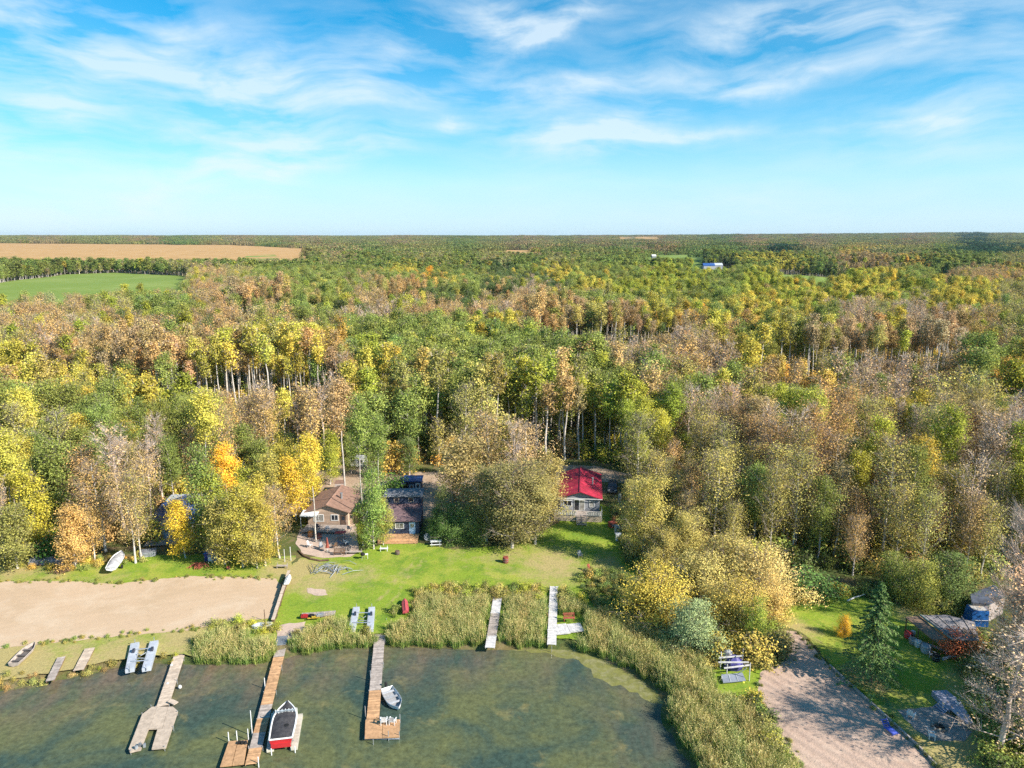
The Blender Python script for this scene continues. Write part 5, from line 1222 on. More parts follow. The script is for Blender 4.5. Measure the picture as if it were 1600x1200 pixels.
# left shore clutter
t = thing('covered_woodpile', 'long low woodpile under a grey tarp below the dark bush', 'woodpile', P(86, 880, .6), .03)
g = MB(); vs, fs = [], []
for i in range(13):
    x = -3.6+.6*i; h = .75+.18*math.sin(i*1.7); vs += [(x, -.8, .12), (x, -.5, h), (x, .1, h+.12), (x, .6, h), (x, .8, .12)]
for i in range(12):
    for j in range(4): q = i*5+j; fs.append((q, q+5, q+6, q+1))
fs += [(0, 1, 2, 3, 4), (64, 63, 62, 61, 60)]; g.raw(vs, fs, .5); g.build('tarp', mat('grey_tarp', (.27, .28, .31), .7, .3, 1, .8), t)
for k in range(9): g = MB(); g.tube([(-3.4+.82*k, -1.0, .12), (-3.3+.82*k, -.5, .12)], .12, 7); g.build('log', WOODB, t)
def pile(label, p, n, L_, m, spread, name='brush_pile'):
    t = thing(name, label, 'brush pile', p, 0)
    for k in range(n):
        a_ = random.uniform(0, 3.14); x, y = random.gauss(0, spread), random.gauss(0, spread*.6); l_ = L_*random.uniform(.5, 1.1); z = random.uniform(.08, .5)
        g = MB(); g.tube([(x-math.cos(a_)*l_/2, y-math.sin(a_)*l_/2, z*.4), (x+random.gauss(0, .1), y, z+.12), (x+math.cos(a_)*l_/2, y+math.sin(a_)*l_/2, z*.8)], [.05, .045, .015], 4); g.build('branch', m, t)
pile('rusty brown brush pile beside the beach grass', P(100, 893, .6), 26, 2.2, WOODB, .7)
pile('tangle of grey dead branches on the dry lawn below the patio', P(515, 890, .6), 40, 3.0, STEEL, 1.3)
pile('reddish dead brush standing near the blue cooler chairs', P(312, 885, .6), 24, 2.0, REDW, .5)
crate('storage_box', 'dark blue tarp-topped box in the shade of green trees', 'box', P(333, 874, .6), .1, (2.2, 1.3, 1.3), PLUM, BLUET)
chair('white chair before the blue box, the left one', P(330, 879, .6), 3.1, WHITE); chair('white chair before the blue box, the right one', P(341, 877, .6), 2.8, WHITE)
barrel('small clay red pot on the grass above the beach', P(357, 889, .6), REDW, .3, .4, 'plant_pot', 'pot')
crate('storage_box', 'grey low box in the shade left of the yellow tree', 'box', P(232, 868, .6), .3, (2.2, 1.2, .8), GREYR)

# ---------------- right-hand yard
def poly_thing(t, pxs, ztop, th, m, name, z0=None):
    g = MB(); g.prism([tuple((P(x, y, ztop)-t.location)[:2]) for x, y in pxs], (ztop-th if z0 is None else z0)-t.location.z, ztop-t.location.z); return g.build(name, m, t)
t = thing('open_shelter', 'low flat-roofed shelter, half rusty sheet and half grey boards', 'shelter', P(1470, 1010, .6), 0)
poly_thing(t, [(1414.7, 964), (1438, 962.7), (1479, 998.7), (1457, 999)], 3.0, .12, RUST, 'rusty_roof')
poly_thing(t, [(1439.5, 961), (1480, 960.7), (1523, 972), (1530, 1000), (1489, 999)], 3.1, .14, mat('grey_board_roof', (.42, .38, .38), .8, .3, .8, .3), 'board_roof')
g = MB(); a_ = P(1438, 961, 3.2)-t.location; b_ = P(1488, 999, 3.2)-t.location; g.tube([a_, b_], .12, 5); g.build('flashing', mat('green_trim', (.16, .24, .22), .6), t)
for x, y in [(1417, 965), (1458, 998), (1436, 980), (1490, 999), (1528, 999), (1481, 962)]: p = P(x, y, 3.0)-t.location; post((p.x, p.y), 0, 2.38, WOODB, t, .07)
poly_thing(t, [(1462, 972), (1505, 972), (1525, 995), (1482, 995)], 2.9, 2.3, TANS, 'wall', z0=.6)
for i in range(4):
    g = MB(); a_ = P(1445+i*19, 961+i*.5, 3.12).lerp(P(1496+i*10, 999, 3.12), 0)-t.location; b_ = P(1496+i*10, 999, 3.12)-t.location; g.box(((a_+b_)/2+Vector((0, 0, .03))), ((b_-a_).length*.96, .08, .05), math.atan2(b_.y-a_.y, b_.x-a_.x)); g.build('seam', WOODG, t)
items = [(1419, 996, 'red tub at the top end of the junk row by the shelter', REDP, .5, .8), (1426, 994, 'white pail behind the red tub by the shelter', WHITE, .3, .7), (1427, 1006, 'grey tub second in the junk row by the shelter', STEEL, .5, .7), (1434, 1010, 'white barrel third in the junk row by the shelter', WHITE, .42, .8), (1446, 1019, 'pale blue barrel in the middle of the junk row', FLOAT, .55, 1.0), (1462, 1032, 'dark barrel at the lower end of the junk row', RUBBER, .42, .8)]
for x, y, lb, m_, rr_, h_ in items: barrel(lb, P(x, y, .62), m_, rr_, h_)
bench('pale long bench running beside the junk row', P(1449, 1012, .62), -.75, WOODW, 4.2, back=False)
chair('grey chair at the lower end of the junk row', P(1456, 1027, .62), .9, FLOAT)
t = thing('log', 'pale driftwood log lying below the red bush', 'log', P(1473, 1032, .62), 0); g = MB(); g.tube([(0, 0, .15), (1.4, .6, .22), (2.8, .5, .18)], [.18, .15, .08]); g.build('stem', WOODW, t); g = MB(); g.tube([(1.5, .5, .2), (2.0, -.1, .5)], [.06, .02]); g.build('branch', WOODW, t)
t = thing('log', 'pale bare log lying in the shade behind the spruce', 'log', P(1334, 937, .62), 0); g = MB(); g.tube([(-1.2, -.6, .15), (0, 0, .3), (1.8, .6, .5)], [.12, .1, .05]); g.build('stem', WOODW, t); g = MB(); g.tube([(0, 0, .3), (.6, -.4, .7)], [.05, .02]); g.build('branch', WOODW, t)
# grey-roofed shed
c = P(1545, 965, .6); t = thing('shed', 'pale shed with slate grey roof behind the blue tarp', 'shed', (c.x, c.y, .6), 0)
ps = [tuple((P(x, y, 3.2)-t.location)[:2]) for x, y in [(1518, 943), (1547, 945), (1574, 931), (1553, 915), (1516, 930)]]
g = MB(); g.prism(ps, 2.6, 2.75); g.build('roof', mat('slate_roof', (.13, .15, .20), .8, .3, 1, .3), t)
cx_ = sum(p[0] for p in ps)/5; cy_ = sum(p[1] for p in ps)/5; g = MB(); g.prism([(cx_+(x-cx_)*.9, cy_+(y-cy_)*.9) for x, y in ps], 0, 2.59); g.build('wall', PINKS, t)
door(t, (ps[1][0]-.9, min(p[1] for p in ps)+.35, 0), .9, 1.9, WOODW)
t = thing('tarp_covered_box', 'box wrapped in a bright blue tarp before the pale shed', 'box', P(1524, 973, .62), -.1)
g = MB(); vs = [(x*1.15*(1-.08*k)+random.uniform(-.08, .08), y*1.0*(1-.08*k)+random.uniform(-.08, .08), z+random.uniform(-.05, .05)) for k, z in enumerate((0.02, 1.0, 2.1)) for x, y in ((-1, -1), (0, -1.06), (1, -1), (1, 1), (-1, 1))]
g.raw(vs, [(a_+5*k, (a_+1) % 5+5*k, (a_+1) % 5+5*k+5, a_+5*k+5) for k in range(2) for a_ in range(5)]+[(10, 11, 12, 13, 14)], .5); g.build('tarp', BLUET, t); g = MB(); g.box((0, 0, 2.17), (1.7, 1.5, .06)); g.build('top_board', LATT, t); g = MB(); g.tube([(-1.18, -1.05, .9), (1.18, -1.05, .95)], .025); g.build('rope', WHITE, t)
# grey deck with steps
t = thing('garden_deck', 'weathered grey-blue deck with steps down to the gravel pad', 'deck', P(1490, 1100, .6), 0)
DK = mat('grey_blue_deck', (.36, .37, .46), .8, .15, 2, .3)
poly_thing(t, [(1456, 1079.3), (1478.7, 1078), (1498.7, 1093.3), (1485, 1106.7), (1469, 1093.3)], 1.25, .6, DK, 'platform')
poly_thing(t, [(1485.3, 1107), (1499, 1093.6), (1521, 1128), (1514, 1132)], 1.24, .16, DK, 'walkway')
def lerp2(a, b, s): return (a[0]+(b[0]-a[0])*s, a[1]+(b[1]-a[1])*s)
A0, A1, B0, B1 = (1469, 1095), (1484, 1108), (1456.5, 1104), (1471.5, 1117)
for k in range(4):
    s0, s1 = k/4, (k+.8)/4; poly_thing(t, [lerp2(A0, B0, s0), lerp2(A1, B1, s0), lerp2(A1, B1, s1), lerp2(A0, B0, s1)], 1.1-.14*k, .06, DK, 'step')
for x, y in [(1488, 1110), (1500, 1120), (1516, 1131)]: p = P(x, y, 1.2)-t.location; post((p.x, p.y), 0, .5, WOODB, t, .06)
for x, y, a_, lb in [(1423, 1121, 2.3, 'white chair at the upper left of the gravel pad'), (1455, 1154, 1.2, 'white chair at the lower edge of the gravel pad')]: chair(lb, P(x, y, .64), a_, WHITE)
t = thing('fire_pit', 'ring of stones on the grey gravel pad below the deck', 'fire pit', P(1467, 1137, .64), 0)
for k in range(9): g = MB(); a_ = k*.698; g.lathe([(.10, 0), (.17, .08), (.15, .2), (.05, .25)], (.62*math.cos(a_), .62*math.sin(a_), 0), 6); g.build('stone', STONE, t)
g = MB(); [g.tube([(-.3, -.1*k, .12), (.35, .2*k, .2)], .06) for k in range(-2, 3)]; g.build('charred_log', RUBBER, t)
t = thing('flower_pot', 'small white pot standing on the grey-blue deck', 'pot', P(1497, 1100, 1.25), 0); g = MB(); g.lathe([(.14, 0), (.2, .3), (.22, .32), (.2, .34)]); g.build('pot', WHITE, t); g = MB(); g.lathe([(.18, .33), (.05, .5)], k=7); g.build('plant', BARKD, t)
# edging along raked beach
pts_ = [P(x, y, .7) for x, y in [(1296, 1040), (1335, 1076), (1370, 1107), (1405, 1139), (1440, 1172), (1474, 1208)]]; t = thing('timber_edging', 'straight timber edging between the raked beach and the grass', 'edging', pts_[0], 0)
for a_, b_ in zip(pts_[:-1], pts_[1:]): d_ = b_-a_; c_ = (a_+b_)/2-pts_[0]; g = MB(); g.box((c_.x, c_.y, .08), (d_.length*.985, .16, .26), math.atan2(d_.y, d_.x)); g.build('sleeper', WOODG, t)
# blue lounger on raked beach
t = thing('sun_lounger', 'blue slatted sun lounger on the raked sand', 'sun lounger', P(1391, 1143, .66), math.radians(15))
for i in range(7): g = MB(); g.box((0, -.7+.17*i, .28+.0*i), (.62, .12, .035)); g.build('slat', BLUEL, t)
for i in range(4): g = MB(); g.box((0, .5+.13*i, .36+.13*i), (.62, .035, .11)); g.build('slat', BLUEL, t)
for s_ in (-1, 1): g = MB(); g.tube([(s_*.33, -.8, .24), (s_*.33, .45, .24), (s_*.33, 1.0, .8)], .035); g.tube([(s_*.33, -.6, 0), (s_*.33, -.6, .24)], .03); g.tube([(s_*.33, .5, 0), (s_*.33, .5, .24)], .03); g.build('rail', BLUEL, t)
# boat lift in the reeds with violet-blue canopy
t = thing('boat_lift', 'aluminium frame boat lift with grey deck and blue tarp by the raked beach', 'boat lift', P(1145, 1060, .3), 0)
poly_thing(t, [(1127, 1054), (1160, 1051), (1165.5, 1063), (1130, 1066.5)], .95, .08, mat('blue_grey_panel', (.36, .40, .48), .6, .15, 1), 'deck_panel')
for k in (1, 2):
    a_ = P(*lerp2((1127, 1054), (1160, 1051), k/3), .97)-t.location; b_ = P(*lerp2((1130, 1066), (1165, 1063), k/3), .97)-t.location; g = MB(); g.tube([a_, b_], .03, 4); g.build('deck_seam', WHITE, t)
for x, y, h in [(1125, 1050, 2.6), (1159, 1045, 2.6), (1135, 1060, 1.8), (1170, 1068, 2.6), (1127, 1068, .9)]: p = P(x, y, .3)-t.location; post((p.x, p.y), -.3, h, WOODW, t, .055)
for A_, B_, z in [((1122, 1052), (1157, 1049), 2.0), ((1121, 1058), (1168, 1058), 1.9), ((1130, 1063), (1170, 1058), 1.55)]:
    a_ = P(*A_, .3)-t.location; b_ = P(*B_, .3)-t.location; g = MB(); g.box(((a_.x+b_.x)/2, (a_.y+b_.y)/2, z), ((b_-a_).length, .12, .14), math.atan2(b_.y-a_.y, b_.x-a_.x)); g.build('cross_beam', WOODW, t)
for A_, B_ in [((1165, 1066), (1150, 1062))]: a_ = P(*A_, .3)-t.location; b_ = P(*B_, .3)-t.location; g = MB(); g.tube([(a_.x, a_.y, 1.8), (b_.x, b_.y, .6)], .04); g.build('brace', WOODW, t)
t = thing('tarp_bundle', 'violet blue tarp bundle behind the aluminium boat lift', 'tarp', P(1145, 1044, .5), 0)
g = MB(); g.lathe([(1.2, 0), (1.3, .5), (1.0, 1.2), (.5, 1.6), (.1, 1.7)], k=9); g.v = [(x*.9+random.uniform(-.1, .1), y*.7, z) for x, y, z in g.v]; g.build('tarp', PLUM, t); g = MB(); g.lathe([(.6, 1.2), (.45, 1.9), (.1, 2.1)], (-.5, .5, 0), 8); g.build('white_bag', TARPW, t)
# far farmstead
for x, y, lb, w_, m_ in [(1108, 421, 'far farmhouse with blue roof among the trees', 16, BLUER), (1120, 419.5, 'far pale blue-roofed barn right of the farmhouse', 17, FLOAT), (1022, 405, 'tiny white farm building at the far meadow', 8, WHITE), (528, 371.8, 'tiny white building on the skyline woods', 30, WHITE)]:
    c = P(x, y, 2); t = thing('farm_building', lb, 'building', (c.x, c.y, float(terrain(np.array([c.x]), np.array([c.y]))[0])), 0); g = MB(); g.box((0, 5, 3.5), (w_, 10, 7)); g.build('wall', GREYS, t); gable_roof(t, 10, w_, 7.05, 10, -w_/2+0, m_, .5, ribs=False)
    for ch in t.children:
        if ch.name.startswith(('roof', 'ridge')): ch.rotation_euler = (0, 0, math.pi/2); ch.location = (0, 5, 0)

# ------------------------------------------------------------------ reeds along the shore
def reed_clump(seed, n=44, h=2.2, R=.55):
    r = np.random.default_rng(seed); A = np.stack([r.normal(0, R*.55, n), r.normal(0, R*.55, n), np.zeros(n)], 1)
    hh = h*r.uniform(.65, 1.15, n); lean = r.normal(0, .16, (n, 2)); g = Geo()
    tan_ = r.uniform(0, 1, n)
    for k in range(n):
        w = .028; a = r.uniform(0, 3.14); s = np.array([math.cos(a)*w, math.sin(a)*w, 0]); p0 = A[k]; p1 = p0+np.array([lean[k, 0]*.4*hh[k], lean[k, 1]*.4*hh[k], hh[k]*.6]); p2 = p0+np.array([lean[k, 0]*1.1*hh[k], lean[k, 1]*1.1*hh[k], hh[k]])
        V = np.array([p0-s, p0+s, p1+s*.8, p1-s*.8, p2]); g.add(V, np.array([[0, 1, 2, 3]]), 0, np.full(5, tan_[k])); g.F.append(np.array([[3, 2, 4]])+g.n-5); g.M.append(1 if tan_[k] > .28 else 0)
        for q in range(2):
            t0 = r.uniform(.2, .6); pa = p0*(1-t0)+p1*t0; d = np.array([r.normal(), r.normal(), 1.0]); d /= np.linalg.norm(d); ln = r.uniform(.5, 1.0); V = np.array([pa-s, pa+s, pa+d*ln]); g.add(V, np.array([[0, 1, 2]]), 0, np.full(3, r.uniform()))
        if tan_[k] > .5: c = p2; leaves_into(g, r, c[None]-np.array([0, 0, .10]), .075, np.array([[0, 0, 0.]]), 1)
    return g
def reed_mats():
    out = []
    for nm, c0, c1 in (('reed_green', (.10, .18, .05), (.31, .36, .11)), ('reed_tan', (.36, .36, .14), (.62, .50, .28))):
        m = bpy.data.materials.new(nm); m.use_nodes = True; nt = m.node_tree; L = nt.links.new; nt.nodes.clear(); out_ = N(nt, 'ShaderNodeOutputMaterial')
        lv = N(nt, 'ShaderNodeAttribute', attribute_name='lv'); ti = N(nt, 'ShaderNodeAttribute', attribute_name='tint', attribute_type='INSTANCER')
        c = MIX(nt, lv.outputs['Fac'], c0, c1); vm = N(nt, 'ShaderNodeVectorMath', operation='MULTIPLY'); L(c, vm.inputs[0]); L(ti.outputs['Color'], vm.inputs[1])
        d = N(nt, 'ShaderNodeBsdfDiffuse'); t = N(nt, 'ShaderNodeBsdfTranslucent'); L(vm.outputs[0], d.inputs[0]); L(vm.outputs[0], t.inputs[0]); mx = N(nt, 'ShaderNodeMixShader'); mx.inputs[0].default_value = .25
        L(d.outputs[0], mx.inputs[1]); L(t.outputs[0], mx.inputs[2]); L(mx.outputs[0], out_.inputs[0]); out.append(m)
    return out
RM = reed_mats()
REEDP = [reed_clump(700+i).mesh('reed_clump', RM) for i in range(6)]
REEDZ = [[(302, 1004), (345, 996), (400, 994), (434, 998), (432, 1028), (400, 1034), (310, 1037), (300, 1022)],
         [(462, 1004), (520, 975), (545, 984), (549, 1000), (590, 994), (588, 1010), (540, 1012), (470, 1020), (447, 1022)],
         [(606, 992), (622, 956), (655, 938), (700, 932), (768, 938), (757, 1010), (700, 1010), (620, 1012), (604, 1006)],
         [(787, 938), (800, 930), (857, 934), (855, 1010), (783, 1011)],
         [(873, 940), (900, 946), (935, 962), (990, 972), (1050, 1008), (1105, 1046), (1120, 1078), (1175, 1118), (1215, 1165), (1262, 1232), (1330, 1330), (1160, 1330), (1095, 1205), (1070, 1168), (1042, 1122), (1048, 1094), (1012, 1062), (960, 1033), (905, 1013), (868, 1010)]]
PLAT = XY([(869, 966), (913, 966), (913, 992), (869, 1000)], .6)
DKD = XY([(779, 920), (765, 1014)], .9); DKE = XY([(865.5, 910), (862, 1010)], .9); PLAT2 = XY([(868, 962), (916, 962), (916, 1002), (872, 1012), (866, 1012)], .6)
CANZ = XY([(618, 925), (646, 925), (648, 975), (618, 978)], .6); DINZ = XY([(385, 970), (432, 970), (432, 1006), (388, 1006)], .6)
LIFTZ = XY([(1112, 1045), (1180, 1045), (1180, 1092), (1120, 1092)], .6)
rx, ry, rzs = [], [], []
r = np.random.default_rng(42)
for zi, zp in enumerate(REEDZ):
    poly = XY(zp, .3); pa = np.array(poly); X, Y = np.meshgrid(np.arange(pa[:, 0].min(), pa[:, 0].max(), .46), np.arange(pa[:, 1].min(), pa[:, 1].max(), .46)); X = X.ravel()+r.uniform(-.23, .23, X.size); Y = Y.ravel()+r.uniform(-.23, .23, Y.size)
    d_ = segdist(X, Y, poly, True); k = inpoly(X, Y, poly) & ~inpoly(X, Y, PLAT) & (r.uniform(0, 1, X.size) < .55+.5*sst(0, 1.2, d_)*1.0)
    k &= (d_ + .9*smooth_noise(X, Y, 2.6, 94) > .1) & ~((smooth_noise(X, Y, 7, 91) > 1.0)); k &= ~inpoly(X, Y, CANZ) & ~inpoly(X, Y, DINZ); k &= ~inpoly(X, Y, PLAT2) & ~inpoly(X, Y, LIFTZ) & (segdist(X, Y, DKD) > 1.0) & (segdist(X, Y, DKE) > .95)
    rx.append(X[k]); ry.append(Y[k])
rx = np.concatenate(rx); ry = np.concatenate(ry); nR = len(rx)
hR = (.64+.24*smooth_noise(rx, ry, 4.5, 92)*.8+r.uniform(-.12, .12, nR)) * np.interp(proj(rx, ry, ry*0)[1], [930, 960, 1000], [.62, .9, 1.0])
mixg = np.clip(.5+.5*smooth_noise(rx, ry, 5, 93), 0, 1)[:, None]
tR = (np.array([[.85, 1.0, .8]])*(1-mixg) + np.array([[1.15, 1.0, .85]])*mixg)*r.uniform(1.0, 1.5, (nR, 1))
scatter('reeds', REEDP, rx, ry, ground_h(rx, ry)-.05, r.integers(0, 6, nR), r.uniform(0, 6.28, nR), np.clip(hR, .4, 1.3), tR, None, 'cattail reeds along the lake shore')
# weedy fringe: low golden and green plants behind the reeds, along the verges
FR = [([(600, 965), (640, 925), (700, 916), (775, 918), (800, 916), (858, 918), (900, 930), (935, 950), (880, 946), (780, 940), (700, 936), (640, 946)], .75, 'LKKG', .38), ([(300, 990), (345, 972), (430, 978), (434, 992), (340, 990)], .7, 'LK', .35), ([(452, 992), (520, 968), (556, 984), (590, 985), (560, 996), (460, 1008)], .6, 'LKG', .32),
      ([(900, 905), (960, 890), (1010, 940), (1070, 985), (1110, 1020), (1130, 1060), (1090, 1040), (1000, 985), (930, 955)], .8, 'DGGK', .40), ([(1130, 1070), (1190, 1060), (1185, 1100), (1215, 1150), (1240, 1200), (1330, 1330), (1290, 1330), (1180, 1120)], .7, 'GDKYG', .5),
      ([(-200, 1072), (0, 1056), (60, 1050), (130, 1040), (180, 1030), (240, 1018), (300, 1022), (300, 1036), (240, 1030), (180, 1040), (60, 1066), (-200, 1100)], .7, 'LKKT', .24), ([(0, 880), (120, 874), (240, 868), (240, 876), (120, 892), (0, 890)], .6, 'GYKO', .3),
      ([(1200, 985), (1225, 985), (1230, 1030), (1190, 1050), (1160, 1040), (1170, 1010)], .7, 'KGDK', .55), ([(960, 800), (985, 800), (1010, 870), (1090, 900), (1060, 930), (980, 880)], .8, 'DGK', .6), ([(1215, 925), (1420, 915), (1520, 950), (1500, 962), (1420, 945), (1300, 930)], .8, 'GDKY', .5), ([(1500, 1010), (1640, 990), (1700, 1230), (1560, 1240), (1530, 1130)], .8, 'DGKG', .6)]
fx, fy, fc, fs_ = [], [], [], []
for poly, dens, codes, sc in FR:
    poly = XY(poly); pa = np.array(poly); st = .95; X, Y = np.meshgrid(np.arange(pa[:, 0].min(), pa[:, 0].max(), st), np.arange(pa[:, 1].min(), pa[:, 1].max(), st)); X = X.ravel()+r.uniform(-.45, .45, X.size); Y = Y.ravel()+r.uniform(-.45, .45, Y.size)
    k = inpoly(X, Y, poly) & (r.uniform(0, 1, X.size) < dens) & ~inpoly(X, Y, LIFTZ) & ~inpoly(X, Y, CANZ) & ~inpoly(X, Y, PLAT2) & (segdist(X, Y, DKE) > 1); fx.append(X[k]); fy.append(Y[k]); fc += list(r.choice(list(codes), k.sum())); fs_.append(sc*r.uniform(.6, 1.3, k.sum()))
for pl_, cds in (([(0, 909), (60, 908), (125, 909), (180, 913), (240, 906), (300, 900), (380, 902), (430, 904)], 'GGK'), ([(0, 1013), (100, 1003), (200, 993), (300, 985), (350, 972)], 'GGK'), ([(1248, 988), (1290, 1035), (1330, 1072), (1400, 1134), (1470, 1205)], 'GDK'), ([(1184, 1092), (1206, 1140), (1235, 1180), (1260, 1230)], 'GDK'), ([(1184, 1092), (1188, 1052), (1222, 1034)], 'GDK')):
    q = XY(pl_)
    for (ax, ay), (bx, by) in zip(q[:-1], q[1:]):
        n_ = int(math.hypot(bx-ax, by-ay)*2.2); tt = r.uniform(0, 1, n_); fx.append(ax+(bx-ax)*tt+r.normal(0, .35, n_)); fy.append(ay+(by-ay)*tt+r.normal(0, .35, n_)); fc += list(r.choice(list(cds), n_)); fs_.append(r.uniform(.08, .2, n_))
fx = np.concatenate(fx); fy = np.concatenate(fy); fs_ = np.concatenate(fs_)
scatter('shore_weeds', MID['brush'], fx, fy, ground_h(fx, fy)-.05, r.integers(0, len(MID['brush']), len(fx)), r.uniform(0, 6.28, len(fx)), fs_, tint_of(fc, r), fs_*.9, 'low weeds and shoots along the shore')

